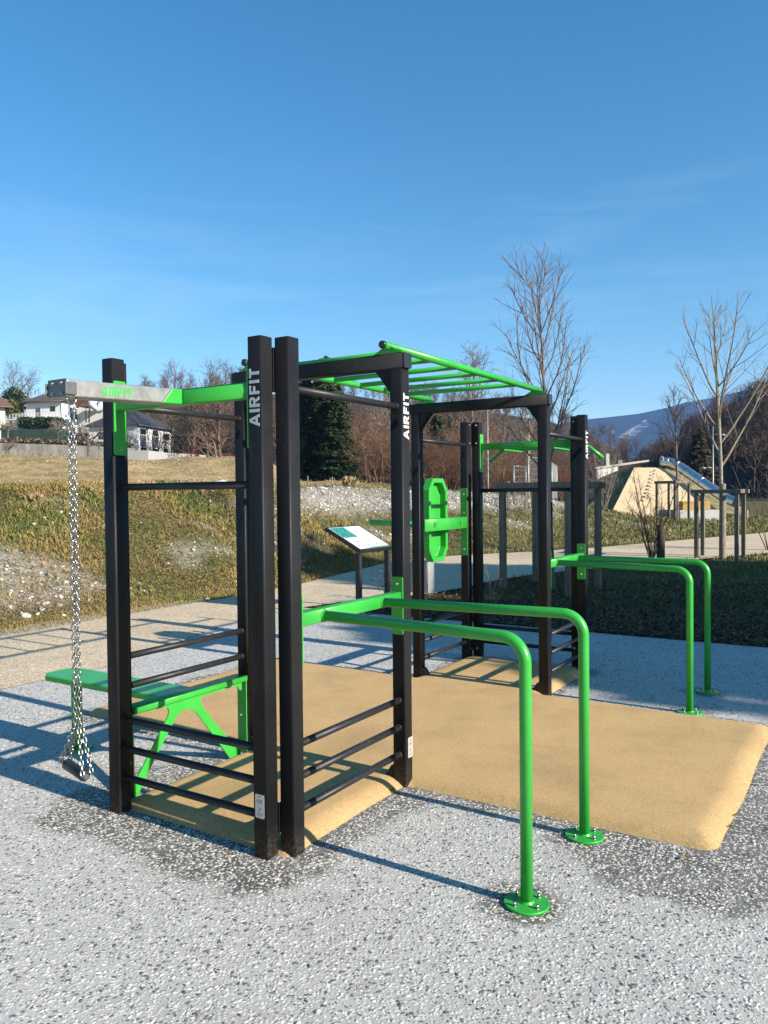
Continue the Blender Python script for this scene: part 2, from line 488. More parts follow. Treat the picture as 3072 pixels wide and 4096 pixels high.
d = 2.2 * (6.6/2.2)**rng.random(N) ; d = np.sqrt(2.2**2 + (6.4**2 - 2.2**2)*rng.random(N)**1.15)
xx = (rng.random(N)*2 - 1) * (d*0.52 + 0.25)
dx_, dy_ = xx - AX, d - AY
pu, pn = dx_*math.cos(TH) - dy_*math.sin(TH), dx_*math.sin(TH) + dy_*math.cos(TH)
ok = (mat_sd(pu, pn) > 0.012) & (pu > -3.6)
pu, pn = pu[ok], pn[ok]; N = len(pu)
size = 0.0034 + 0.0078*rng.random(N)**2.3
sc = np.stack([size*(0.9+0.8*rng.random(N)), size*(0.6+0.4*rng.random(N)), size*(0.16+0.20*rng.random(N))], -1)
v, f = scatter(pt, pf, np.stack([pu, pn, np.full(N, 0.0)], -1), sc, rng.random(N)*6.283, 0.25*rng.random(N), rng.random(N)*6.283)
t = NT('river_pebbles')
isl = t.island()
M['pebble'] = t.done(t.ramp(isl, [(0.0, (0.080, 0.081, 0.083)), (0.20, (0.15, 0.148, 0.142)), (0.24, (0.36, 0.348, 0.32)), (0.6, (0.46, 0.443, 0.408)), (0.92, (0.58, 0.56, 0.515)), (1.0, (0.52, 0.43, 0.34))]), 0.6, 0, 0.4)
N = 60000; d = np.sqrt(6.2**2 + (11.0**2 - 6.2**2)*rng.random(N)); xx = (rng.random(N)*2 - 1) * (d*0.52 + 0.25)
dx_, dy_ = xx - AX, d - AY
pu, pn = dx_*math.cos(TH) - dy_*math.sin(TH), dx_*math.sin(TH) + dy_*math.cos(TH)
ok = (mat_sd(pu, pn) > 0.012) & (pu > -7.3) & (pu < 7.8) & (pn < 6.7); pu, pn = pu[ok], pn[ok]; N = len(pu)
size = 0.006 + 0.008*rng.random(N)**1.5
pt4 = np.array([(1, 0, -0.2), (0, 0.8, -0.2), (-1, 0, -0.2), (0, -0.8, -0.2), (0.4, 0.1, 0.8), (-0.3, 0.0, 0.8)])
pf4 = np.array([(0, 1, 4), (1, 5, 4), (1, 2, 5), (2, 3, 5), (3, 4, 5), (3, 0, 4)])
v4, f4 = scatter(pt4, pf4, np.stack([pu, pn, np.full(N, 0.0)], -1), np.stack([size*1.3, size*0.9, size*0.35], -1), rng.random(N)*6.283)
v, f = np.concatenate([v, v4]), np.concatenate([f, f4 + len(v)])
tag(add('pebbles', mesh_np('pebbles', v, f, M['pebble']), pad), kind='stuff')

# rubber safety mat
t = NT('sand_coloured_rubber_granulate')
f1 = t.vor(420, out='Color'); sep = t.n('ShaderNodeSeparateColor'); t.l(f1, sep.inputs[0])
gr = t.ramp(sep.outputs[0], [(0.0, (0.30, 0.18, 0.070)), (0.25, (0.48, 0.305, 0.130)), (0.75, (0.58, 0.385, 0.175)), (1.0, (0.68, 0.50, 0.28))])
big = t.ramp(t.noise(1.6, 6, 0.65), [(0.26, 0.76), (0.5, 0.99), (0.75, 1.10)])
col = t.mix(1.0, gr, big, 'MULTIPLY')
grime = t.math('MULTIPLY', t.attr('rim'), t.ramp(t.noise(30, 6, 0.75), [(0.40, 0.0), (0.68, 0.40)]))
col = t.mix(grime, col, (0.13, 0.10, 0.07))
col = t.mix(t.ramp(t.noise(3.2, 8, 0.8), [(0.60, 0.0), (0.78, 0.35)]), col, (0.24, 0.18, 0.12))
col = t.mix(t.ramp(t.noise(150, 2, 0.5), [(0.70, 0.0), (0.76, 0.6)]), col, (0.10, 0.07, 0.04))
t.bump(t.math('ADD', t.vor(420), t.math('MULTIPLY', t.noise(160, 3), 0.4)), 0.8, 0.003)
M['mat'] = t.done(col, 0.85, 0, 0.25)
mx_, my_ = np.arange(-3.1, 2.05, 0.020), np.arange(-0.15, 4.85, 0.020)
def mat_z(u, n):
    d_ = -mat_sd(u, n)
    prof = np.clip(d_/0.15, 0, 1); prof = np.clip(1-(1-prof)**2.4, 0, 1)
    grain = 0.0012*(fbm(u*45, n*45, 71, 2) - 0.5) * np.clip(d_/0.03, 0, 1)
    return -0.012 + (0.012+0.052)*prof + grain + 0.012*(fbm(u*0.9, n*0.9, 72, 3) - 0.5)*np.clip(d_/0.2, 0, 1)
me, rv = grid_mesh('rubber_mat', mx_, my_, mat_z, M['mat'], keep=lambda a, b: mat_sd(a, b) < 0.02)
a_ = me.attributes.new('rim', 'FLOAT', 'POINT'); a_.data.foreach_set('value', np.ascontiguousarray(1 - sstep(0.0, 0.13, -mat_sd(rv[:, 0], rv[:, 1])), dtype=np.float32))
o = add('rubber_mat', me, None, W(0, 0, 0.0), (0, 0, -TH))
tag(o, 'sand coloured rubber safety mat with rounded edges under the exercise frame', 'rubber mat')

# ================================================================== outdoor fitness frame
rig = empty('outdoor_fitness_frame', W(0, 0, 0), -TH)
tag(rig, 'black and green outdoor fitness frame with monkey bars, dip bars and bench', 'fitness frame')
nE, nF, nH = S_ + L2, S_ + L2 + PP, S_ + L2 + PP + MM
PA, PB, PC, PD, PD2, PE = (0, 0), (S_, S_), (S_, nE), (-L1, 0), (-L1-S_, S_), (-L1-S_, nE)
PG, PF, PH, PI_, PJ2, PJ = (S_, nF), (-L1-S_, nF), (-L1-S_, nH), (-L1, nH+S_), (S_, nH), (0, nH+S_)
def post_mesh(h):
    m = MB(); hw = W_/2
    prof = rrect(W_, W_, 0.010, 3)
    m.prism([(a-hw, b-hw) for a, b in prof], (0, 0, -0.02), (1,0,0), (0,1,0), (0,0,h+0.016), True)
    m.prism([(a*0.985-hw*0.985, b*0.985-hw*0.985) for a, b in prof], (0, 0, h-0.004), (1,0,0), (0,1,0), (0,0,0.004), True)
    return m.mesh('post', M['black'])
tall, far_tall, portal = post_mesh(2.5), post_mesh(2.485), post_mesh(2.486)
posts = {}
for key, p, me in (('A', PA, tall), ('B', PB, tall), ('C', PC, portal), ('D', PD, tall), ('D2', PD2, tall), ('E', PE, portal),
                   ('G', PG, portal), ('F', PF, portal), ('H', PH, far_tall), ('I', PI_, far_tall), ('J2', PJ2, far_tall), ('J', PJ, far_tall)):
    posts[key] = add('post', me, rig, (p[0], p[1], 0))
hw = W_/2
# lettering
LET = {
 'A': (0.80, [[(0,0),(.2,0),(.39,.75),(.39,1),(.29,1)], [(.58,0),(.78,0),(.49,1),(.39,1),(.39,.75)], [(.2557,.22),(.5243,.22),(.4837,.38),(.296,.38)]]),
 'I': (0.22, [[(0,0),(.2,0),(.2,1),(0,1)]]),
 'F': (0.60, [[(0,0),(.2,0),(.2,1),(0,1)], [(.2,.82),(.58,.82),(.58,1),(.2,1)], [(.2,.42),(.52,.42),(.52,.6),(.2,.6)]]),
 'T': (0.64, [[(0,.82),(.62,.82),(.62,1),(0,1)], [(.21,0),(.41,0),(.41,.82),(.21,.82)]]),
}
_o = [(.2,1),(.46,1),(.57,.95),(.63,.85),(.64,.72),(.62,.58),(.55,.48),(.44,.44),(.2,.44)]
_i = [(.2,.84),(.38,.84),(.42,.82),(.44,.78),(.445,.72),(.44,.66),(.42,.62),(.38,.6),(.2,.6)]
LET['R'] = (0.70, [[(0,0),(.2,0),(.2,1),(0,1)]] + [[_i[k], _o[k], _o[k+1], _i[k+1]][::-1] for k in range(8)] + [[(.24,.44),(.44,.44),(.66,0),(.44,0)][::-1]])
def lettering(parent, origin, ex, ey, ez, length, height, mat, shear=0.0, text='AIRFIT', depth=0.0012):
    gap = 0.11; total = sum(LET[c][0] for c in text) + gap*(len(text)-1) - 0.02
    sx = length/total; m = MB(); x = 0.0
    for c in text:
        wdt, polys = LET[c]
        for p in polys:
            a = sum(p[i][0]*p[(i+1) % len(p)][1] - p[(i+1) % len(p)][0]*p[i][1] for i in range(len(p)))
            if a < 0: p = p[::-1]
            m.prism([((x+q[0])*sx + shear*q[1]*height, q[1]*height) for q in p], origin, ex, ey, Vector(ez)*depth)
        x += wdt + gap
    return m.build('lettering', mat, parent)
lettering(posts['A'], (0.030, -hw-0.0006, 2.072), (0,0,1), (-1,0,0), (0,-1,0), 0.275, 0.060, M['white_print'])
lettering(posts['C'], (hw+0.0006, 0.030, 2.068), (0,0,1), (0,-1,0), (1,0,0), 0.272, 0.060, M['white_print'])
lettering(posts['J2'], (hw+0.0006, 0.030, 2.062), (0,0,1), (0,-1,0), (1,0,0), 0.272, 0.060, M['white_print'])
# rating labels riveted to two posts
def label(parent, o, ex, ey, ez, w, h):
    m = MB(); m.prism(rrect(w, h, 0.008, 3), o, ex, ey, Vector(ez)*0.0015)
    p = m.build('label_plate', M['plate'], parent)
    o, ex, ey, ez = map(Vector, (o, ex, ey, ez)); m = MB()
    q = o + ez*0.0018
    def ln(a, b, y, t=0.0016): m.prism([(0,0),(b-a,0),(b-a,t),(0,t)], q + ex*a + ey*y, ex, ey, ez*0.0004)
    for k, (a, b) in enumerate(((.012,.044),(.008,.048),(.012,.045),(.016,.04))): ln(a, b, 0.088 - k*0.0055)
    ln(.018, .036, 0.104, 0.003)
    ln(.020, .0212, 0.034, 0.028); ln(.020, .036, 0.034, 0.0012); ln(.026, .034, 0.042, 0.004); ln(.031, .036, 0.047, 0.004)
    for k in range(2): ln(.010, .046, 0.016 + k*0.006, 0.0014)
    m.build('print', M['ink'], p)
    for y in (0.100, 0.012):
        m = MB(); m.cyl(q + ex*0.028 + ey*y, q + ex*0.028 + ey*y + ez*0.002, 0.0022, 8); m.build('rivet', M['bolt'], p)
label(posts['A'], (-0.028, -hw-0.0004, 0.196), (1,0,0), (0,0,1), (0,-1,0), 0.056, 0.115)
label(posts['C'], (hw+0.0004, -0.014, 0.168), (0,1,0), (0,0,1), (1,0,0), 0.056, 0.122)

# wall bars
def bar_mesh(L, r=0.0195):
    m = MB(); m.cyl((0,0,0), (L,0,0), r, 14)
    for a, b in ((0, 0.012), (L-0.012, L)): m.cyl((a,0,0), (b,0,0), r+0.003, 14)
    return m.mesh('bar', M['bar'])
b_u, b_n1, b_n2 = bar_mesh(L1-W_), bar_mesh(L2-W_), bar_mesh(MM-W_)
LOW = (0.193, 0.355, 0.517)
for z in LOW + (1.797,): add('bar', b_u, rig, (-L1+hw, 0, z))
for z in LOW: add('bar', b_n1, rig, (S_, S_+hw, z), (0, 0, math.pi/2))
for z in (0.655, 0.828): add('bar', b_n1, rig, (-L1-S_, S_+hw, z), (0, 0, math.pi/2))
for x in (S_, -L1-S_): add('pull_up_bar', b_n1, rig, (x, S_+hw, 2.262), (0, 0, math.pi/2))
for z in LOW + (1.775,): add('bar', b_u, rig, (-L1+hw, nH+S_, z))
for x in (S_, -L1-S_):
    for z in LOW: add('bar', b_n2, rig, (x, nF+hw, z), (0, 0, math.pi/2))
    add('pull_up_bar', b_n2, rig, (x, nF+hw, 2.25), (0, 0, math.pi/2))

bolt = MB(); bolt.cyl((0,0,0), (0,0,0.003), 0.0105, 10); bolt.tube([(0,0,0.003), (0,0,0.006), (0,0,0.0085)], [0.0075, 0.007, 0.003], 10)
bolt = bolt.mesh('bolt', M['bolt'])
ROT = {'+x': (0, math.pi/2, 0), '-x': (0, -math.pi/2, 0), '+y': (-math.pi/2, 0, 0), '-y': (math.pi/2, 0, 0), '+z': (0,0,0)}
def bolts(parent, pts, d, s=1.0):
    for p in pts: add('bolt', bolt, parent, p, ROT[d], (s, s, s))

# corner brackets joining the paired posts, in the inner notch
def notch(c, sx, sy, zs):
    for z0, z1 in zs:
        m = MB()
        m.box((min(c[0], c[0]+sx*0.080), min(c[1], c[1]+sy*0.006), z0), (max(c[0], c[0]+sx*0.080), max(c[1], c[1]+sy*0.006), z1))
        m.box((min(c[0], c[0]+sx*0.006), min(c[1]+sy*0.0062, c[1]+sy*0.080), z0), (max(c[0], c[0]+sx*0.006), max(c[1]+sy*0.0062, c[1]+sy*0.080), z1))
        b = m.build('corner_bracket', M['black'], rig, bevel=0.0015)
        for z in (z0 + 0.025, z1 - 0.025):
            bolts(b, [(c[0]+sx*0.055, c[1]+sy*0.006, z)], '+y' if sy > 0 else '-y')
            bolts(b, [(c[0]+sx*0.006, c[1]+sy*0.055, z)], '+x' if sx > 0 else '-x')
ZB = ((2.30, 2.47), (0.30, 0.45))
notch((-L1-S_+hw+0.001, nH+S_-hw-0.001), 1, -1, ((2.24, 2.478), (0.10, 0.25)))
notch((S_-hw-0.001, nH+S_-hw-0.001), -1, -1, ((2.24, 2.455), (0.10, 0.25)))
notch((-L1-S_+hw+0.001, hw+0.001), 1, 1, ((2.24, 2.455), (0.10, 0.25)))
notch((S_-hw-0.001, hw+0.001), -1, 1, ((2.24, 2.455), (0.10, 0.25)))

# portal beams
for n0 in (nE, nF):
    m = MB(); m.rbox((-L1-S_-hw-0.006, n0-hw, 2.4865), (S_+hw+0.004, n0+hw, 2.5786), 0.009, 3)
    pb = m.build('portal_beam', M['black'], rig)
    for sx, x in ((1, S_+hw+0.004), (-1, -L1-S_-hw-0.006)):
        m = MB(); m.prism(rrect(W_-0.004, 0.088, 0.01, 3), (x, n0-hw+0.002, 2.4885), (0,1,0), (0,0,1), (sx*0.014, 0, 0), True)
        m.build('end_cap', M['rubber'], pb)
    for sx, x in ((-1, S_-hw), (1, -L1-S_+hw)):
        m = MB(); m.prism([(0,0),(sx*0.115,0),(sx*0.085,-0.028),(sx*0.012,-0.125),(0,-0.14)], (x, n0-0.034, 2.486), (1,0,0), (0,0,1), (0,0.068,0))
        m.build('corner_gusset', M['black'], pb)
        m = MB(); m.prism([(0,0.02),(sx*0.075,0.02),(sx*0.07,0.045),(sx*0.02,0.115),(0,0.12)], (x, n0-0.03, 0), (1,0,0), (0,0,1), (0,0.06,0))
        m.build('foot_gusset', M['black'], pb)
    m = MB()
# monkey bar ladder
RZ = 2.625
for i, x in enumerate((0.032, -1.048)):
    m = MB(); m.cyl((x, nE-0.085, RZ), (x, nF+0.065, RZ), 0.0245, 16)
    rail = m.build('ladder_rail', M['green'], rig)
    m = MB(); m.tube([(x, nE-0.104, RZ), (x, nE-0.100, RZ), (x, nE-0.085, RZ)], [0.016, 0.0225, 0.0238], 16)
    m.build('end_cap', M['rubber'], rail)
    m = MB(); m.tube([(x, nF+0.084, RZ), (x, nF+0.080, RZ), (x, nF+0.065, RZ)], [0.016, 0.0225, 0.0238], 16)
    m.build('end_cap', M['rubber'], rail)
    for n0 in (nE, nF):
        m = MB(); m.prism([(-0.098, 0.0), (0.098, 0.0), (0.024, 0.040), (-0.024, 0.040)], (x, n0-0.040, 2.5790), (1,0,0), (0,0,1), (0,0.008,0))
        m.prism([(-0.098, 0.0), (0.098, 0.0), (0.024, 0.040), (-0.024, 0.040)], (x, n0+0.032, 2.5790), (1,0,0), (0,0,1), (0,0.008,0))
        m.box((x-0.096, n0-0.0318, 2.579), (x+0.096, n0+0.0318, 2.583))
        m.build('rail_bracket', M['green'], rail)
m = MB(); m.cyl((-1.027, 0, 0), (0.011, 0, 0), 0.0185, 14)
rung = m.mesh('ladder_rung', M['green'])
for k in range(6): add('ladder_rung', rung, rig, (0, 1.325 + 0.357*k, RZ))

# dip bars (parallel bars) near and far
def rplate(w, h, t, o, ex, ey, ez, r=0.01):
    m = MB(); m.prism(rrect(w, h, r, 3), o, ex, ey, Vector(ez)*t); return m
flange = MB(); flange.tube([(0,0,0), (0,0,0.011), (0,0,0.0125)], [0.0955, 0.0955, 0.094], 40)
flange = flange.mesh('base_plate', M['green'])
fbolt = MB(); fbolt.cyl((0,0,0), (0,0,0.003), 0.010, 12); fbolt.cyl((0,0,0.003), (0,0,0.016), 0.0068, 10)
fbolt = fbolt.mesh('bolt', M['bolt'])
def dip_bars(n0, n1, splay):
    m = MB(); m.rbox((S_-0.03, n0+hw+0.008, 1.097), (S_+0.03, n1-hw-0.008, 1.167), 0.007, 2)
    cb = m.build('dip_crossbar', M['green'], rig)
    for n, d in ((n0+hw, 1), (n1-hw, -1)):
        pl = rplate(0.078, 0.342, 0.0078, (S_-0.039, n + d*0.0003, 0.912), (1,0,0), (0,0,1), (0,d,0)).build('mounting_plate', M['green'], cb)
        bolts(cb, [(S_, n+d*0.008, z) for z in (0.962, 1.212)], '+y' if d > 0 else '-y')
    mid = (n0+n1)/2
    for (ww, le) in splay:
        a = Vector((S_+0.030, mid+ww, 1.130)); b = Vector((1.25, mid+le, 1.130)); c = Vector((1.25, mid+le, 0.010))
        m = MB(); m.tube(bend([a, b, c], 0.105, 10), 0.0265, 20); m.tube([a, a + Vector((0.014, 0, 0))], [0.034, 0.027], 20, False)
        m.tube([c + Vector((0,0,0.002)), c + Vector((0,0,0.012))], [0.033, 0.0268], 20, False)
        h = m.build('handrail', M['green'], cb)
        add('base_plate', flange, cb, (1.25, mid+le, 0.0005))
        for k in range(4):
            an = math.pi/4 + k*math.pi/2 + 0.30
            add('bolt', fbolt, cb, (1.25 + 0.066*math.cos(an), mid+le + 0.066*math.sin(an), 0.013))
dip_bars(S_, nE, ((-0.285, -0.395), (0.275, 0.375)))
dip_bars(nF, nH, ((-0.275, -0.425), (0.265, 0.325)))

# chain arm on the near-left panel
m = MB(); m.rbox((-L1+hw+0.008, -0.030, 2.212), (-hw-0.008, 0.030, 2.290), 0.007, 2)
xb = m.build('arm_crossbar', M['green'], rig)
for x, d in ((-L1+hw, 1), (-hw, -1)):
    rplate(0.080, 0.405, 0.0078, (x+d*0.0003, -0.040, 1.972), (0,1,0), (0,0,1), (d,0,0)).build('mounting_plate', M['green'], xb)
    bolts(xb, [(x+d*0.008, 0.0, z) for z in (2.005, 2.345)], '+x' if d > 0 else '-x')
def zarm(n, top):
    return (2.212 if not top else 2.288) + (n + 0.03) * 0.040
AU0, AU1 = -0.612, -0.490
# green root of the arm, ending on a slant, then the bare steel
m = MB()
def arm_piece(m, nb0, nb1, nt0, nt1):
    p = [(AU0, nb1, zarm(nb1, 0)), (AU1, nb1, zarm(nb1, 0)), (AU1, nb0, zarm(nb0, 0)), (AU0, nb0, zarm(nb0, 0)),
         (AU0, nt1, zarm(nt1, 1)), (AU1, nt1, zarm(nt1, 1)), (AU1, nt0, zarm(nt0, 1)), (AU0, nt0, zarm(nt0, 1))]
    m.hexa(p)
arm_piece(m, -0.031, -0.165, -0.031, -0.100)
m.build('arm_root', M['green'], xb, bevel=0.005)
m = MB(); arm_piece(m, -0.1651, -0.705, -0.1001, -0.705)
arm = m.build('chain_arm', M['steel'], rig, bevel=0.006)
sl = Vector((0, -1, -0.040)).normalized()
nrm = Vector((0, -0.040, 1)).normalized()
lettering(arm, (AU1+0.0004, -0.532, zarm(-0.532, 0)+0.014), (0,1,0.040), (0,-0.0,1), (1,0,0), 0.178, 0.046, M['green_print'], shear=0.22)
m = MB(); m.box((AU0-0.004, -0.712, zarm(-.71, 0)+0.002), (AU1+0.004, -0.7055, zarm(-.71, 1)+0.003))
ep = m.build('end_plate', M['dark_plate'], arm, bevel=0.002)
bolts(ep, [(u, -0.712, z) for u in (-0.583, -0.520) for z in (zarm(-.71, 0)+0.016, zarm(-.71, 1)-0.014)], '-y', 0.8)
for u in (AU0-0.012, AU1+0.0065):
    m = MB(); m.box((u, -0.720, zarm(-.71, 0)+0.010), (u+0.0055, -0.664, zarm(-.71, 1)-0.012)); m.build('side_tab', M['dark_plate'], arm, bevel=0.001)
# eye under the arm
CU, CN = -0.512, -0.668
zt = zarm(CN, 0)
m = MB(); m.tube([(CU, CN-0.026, zt+0.004), (CU, CN-0.024, zt-0.012), (CU, CN-0.012, zt-0.027), (CU, CN, zt-0.031), (CU, CN+0.012, zt-0.027), (CU, CN+0.024, zt-0.012), (CU, CN+0.026, zt+0.004)], 0.0048, 8)
m.build('eye_bolt', M['chain'], arm)

# bench on the far-left panel
bench_m = MB()
m = MB(); m.rbox((-1.205, S_+hw+0.008, 0.494), (-1.098, nE-hw-0.008, 0.532), 0.005, 2)
bn = m.build('bench_crossbar', M['green'], rig)
outline = [(.145,.492),(.385,.481),(.405,.468),(.411,.448),(.402,.416),(.337,.335),(.263,.243),(.135,.083),(.120,.000),(.160,.000),(.22,.095),(.324,.225),(.396,.310),(.447,.372),(.485,.410),(.529,.427),(.589,.420),(.627,.393),(.757,.232),(.936,.0),(1.030,.0),(1.030,.045),(.921,.142),(.839,.232),(.751,.333),(.690,.410),(.672,.440),(.672,.460),(.690,.478),(.99,.478),(1.01,.47),(1.03,.44),(1.05,.44),(1.05,.492)]
m = MB(); m.prism(outline, (-1.124, 0, 0), (0,1,0), (0,0,1), (0.009,0,0))
m.build('trestle_plate', M['green'], bn)
for n, d in ((S_+hw, 1), (nE-hw, -1)):
    rplate(0.078, 0.492, 0.0078, (-L1-S_-0.039, n+d*0.0003, 0.002), (1,0,0), (0,0,1), (0,d,0), 0.004).build('mounting_plate', M['green'], bn)
    bolts(bn, [(-L1-S_-0.012, n+d*0.008, z) for z in (0.253, 0.442)], '+y' if d > 0 else '-y')
m = MB(); m.prism([(-1.206,.412),(-2.330,.412),(-2.40,.470),(-2.40,.630),(-2.330,.688),(-1.206,.688)][::-1], (0,0,0.486), (1,0,0), (0,1,0), (0,0,0.040))
m.build('bench_seat', M['green'], bn, bevel=0.008)
m = MB(); m.cyl((-2.19,.555,.004), (-2.19,.555,.486), 0.036, 20); m.build('bench_leg', M['green'], bn)
add('base_plate', flange, bn, (-2.19, .555, 0.0005))
for k in range(4):
    an = math.pi/4 + k*math.pi/2 + 0.3
    add('bolt', fbolt, bn, (-2.19 + 0.066*math.cos(an), .555 + 0.066*math.sin(an), 0.013))

# knee-raise station on the far-left panel of the rear module
m = MB(); m.rbox((-1.190, nF+hw+0.008, 1.385), (-1.110, nH-hw-0.008, 1.503), 0.006, 2)
kb = m.build('dip_station_crossbar', M['green'], rig)
for n, d in ((nF+hw, 1), (nH-hw, -1)):
    rplate(0.074, 0.70, 0.0078, (-1.190, n+d*0.0003, 1.10), (1,0,0), (0,0,1), (0,d,0)).build('mounting_plate', M['green'], kb)
    bolts(kb, [(-1.153, n+d*0.008, z) for z in (1.165, 1.545, 1.735)], '+y' if d > 0 else '-y')
for n in (3.74, 4.29):
    m = MB(); m.cyl((-1.189, n, 1.448), (-1.83, n, 1.462), 0.028, 16); m.build('armrest', M['green'], kb)
    m = MB(); m.cyl((-1.110, n+0.03, 1.452), (-1.100, n+0.03, 1.452), 0.026, 16); r_ = m.build('socket', M['green'], kb)
    m = MB(); m.cyl((-1.0998, n+0.03, 1.452), (-1.0980, n+0.03, 1.452), 0.012, 14); m.build('socket_hole', M['ink'], r_)
def octo(hwid, hh, c):
    return [(-hwid+c, -hh), (hwid-c, -hh), (hwid, -hh+c*1.35), (hwid, hh-c*1.35), (hwid-c, hh), (-hwid+c, hh), (-hwid, hh-c*1.35), (-hwid, -hh+c*1.35)]
o1, o2 = octo(0.193, 0.412, 0.085), octo(0.150, 0.368, 0.070)
cn, cz = 4.006, 1.485
m = MB()
X0, X1, XF = -1.196, -1.275, -1.262
ring = lambda pts, x: [(x, cn+p[0], cz+p[1]) for p in pts]
b0 = ring(o1, X0) + ring(o2, X0) + ring(o1, X1) + ring(o2, XF)
fs = []
for i in range(8):
    j = (i+1) % 8
    fs += [(i, j, 8+j, 8+i), (16+i, 16+j, j, i), (8+i, 8+j, 24+j, 24+i)]
fs += [tuple(range(24, 32)), tuple(reversed(range(16, 24)))]
m._add(b0, fs)
m.build('back_pad', M['green'], kb, bevel=0.004)

# angled pull-up grips on the rear panel
m = MB(); m.rbox((-L1+hw+0.008, nH+S_-0.030, 2.196), (-hw-0.008, nH+S_+0.030, 2.264), 0.007, 2)
gb = m.build('grip_crossbar', M['green'], rig)
for x, d in ((-L1+hw, 1), (-hw, -1)):
    rplate(0.080, 0.395, 0.0078, (x+d*0.0003, nH+S_-0.040, 1.965), (0,1,0), (0,0,1), (d,0,0)).build('mounting_plate', M['green'], gb)
    bolts(gb, [(x+d*0.008, nH+S_, z) for z in (1.995, 2.33)], '+x' if d > 0 else '-x')
    
m = MB(); m.tube(bend([(-1.165, 5.15, 2.098), (-1.005, 5.15, 2.222), (-0.05, 5.15, 2.222), (0.105, 5.15, 2.094)], 0.05, 6), 0.019, 14)
gp = m.build('grip_bar', M['green'], gb)
for x in (-0.80, -0.27):
    m = MB(); m.box((x-0.03, nH+S_+0.0302, 2.185), (x+0.03, 5.14, 2.200)); m.build('grip_arm', M['green'], gb, bevel=0.003)

# chains and handle hanging from the arm
ch = empty('chain_handle', W(CU, CN, 0.50), -TH)
tag(ch, 'double steel chain with a short black handle hanging from the steel arm', 'chain handle')
def link_mesh(L=0.0320, B=0.0215, r=0.0038):
    m = MB(); pts = []
    h, q = L/2 - B/2, B/2 - r
    for k in range(7): a = math.pi*k/6; pts.append((q*math.cos(a), 0, h + q*math.sin(a)))
    for k in range(7): a = math.pi + math.pi*k/6; pts.append((q*math.cos(a), 0, -h + q*math.sin(a)))
    pts.append(pts[0]); m.tube(pts, r, 6, False); return m.mesh('chain_link', M['chain'])
lk = link_mesh()
z0 = zt - 0.034 - 0.50
qk = MB(); pts = []
for k in range(9): a = math.pi*k/8; pts.append((0.010*math.cos(a), 0, -0.012 + 0.010*math.sin(a)))
for k in range(9): a = math.pi + math.pi*k/8; pts.append((0.010*math.cos(a), 0, -0.064 + 0.010*math.sin(a)))
pts.append(pts[0]); qk.tube(pts, 0.0042, 8, False); qk.cyl((0.010, 0, -0.022), (0.010, 0, -0.048), 0.0068, 10)
qk.build('quick_link', M['chain'], ch, (0, 0, z0+0.007), (0, 0, 0.75))
zs = z0 - 0.078
bottom = 0.215                     # above the handle empty
npitch = 0.0232
def strand(p0, p1, phase):
    p0, p1 = Vector(p0), Vector(p1); d = p1 - p0; k = max(1, round(d.length/npitch)); q = Vector((0,0,-1)).rotation_difference(d.normalized())
    for i in range(k):
        o = add('chain_link', lk, ch, p0 + d*((i+0.5)/k))
        o.rotation_mode = 'QUATERNION'
        from mathutils import Quaternion
        o.rotation_quaternion = q @ Quaternion((0,0,1), (0.78 if (i+phase) % 2 else 0.78+math.pi/2) + rng.normal()*0.12)
cw = Vector((math.cos(TH), math.sin(TH), 0))     # frame-local direction that runs across the view
strand(cw*-0.010 + Vector((0,0,zs+0.014)), cw*-0.0100 + Vector((0,0,bottom)), 0)
strand(cw*0.010 + Vector((0,0,zs+0.014)), cw*0.0100 + Vector((0,0,bottom)), 1)
hl, hr_ = Vector((-0.100, 0.012, 0.034)), Vector((0.066, -0.012, 0.014))
for e, k in ((hl, -1), (hr_, 1)):
    for sgn in (-1, 1):
        strand(cw*0.012*k + Vector((0, 0.008*sgn, bottom)), e + Vector((0.010*k, 0.024*sgn, 0.010)), sgn)
m = MB(); ax = (hr_-hl).normalized()
m.tube([hl, hl+ax*0.006, hl+(hr_-hl)*0.5, hr_-ax*0.006, hr_], [0.021, 0.0255, 0.0245, 0.0255, 0.021], 20)
hd = m.build('handle', M['rubber'], ch)
m = MB(); m.cyl(hl-ax*0.008, hr_+ax*0.008, 0.012, 14); m.build('handle_core', M['chain'], hd)

# ================================================================== terrain
FOOT = np.array([(-13, -4.2), (-9, 2.6), (-6.9, 6.2), (-4.81, 9.78), (-4.02, 11.3), (-2.64, 13.5), (-1.64, 15.4), (-0.93, 17.3), (0.11, 20.1), (1.9, 22.0), (3.9, 23.0), (6.6, 24.6), (16, 32.7), (28, 44), (60, 74)])
CREST = np.array([(-22, -2), (-14, 8), (-7.6, 15.5), (-5.8, 17), (-3.9, 20), (-1.27, 27), (3.3, 33), (7.2, 38), (11, 41), (15, 44), (28, 56), (60, 88)])
CRZ = np.array([1.8, 1.85, 1.92, 1.95, 1.98, 2.0, 1.82, 1.55, 0.6, 0.1, 0.0, 0.0])
NEAR = np.array([(-10, -4), (-6.5, 1), (-4.6, 4.5), (-3.513, 7.12), (-2.9, 7.95), (-2.62, 8.7), (-2.35, 9.9), (-2.05, 10.98), (-1.32, 12.1), (-0.54, 12.86), (0.71, 13.6), (1.446, 14.5), (2.4, 15.9), (3.3, 16.8), (4.7, 17.8), (10.68, 21.85), (20, 29), (32, 40), (64, 70)])
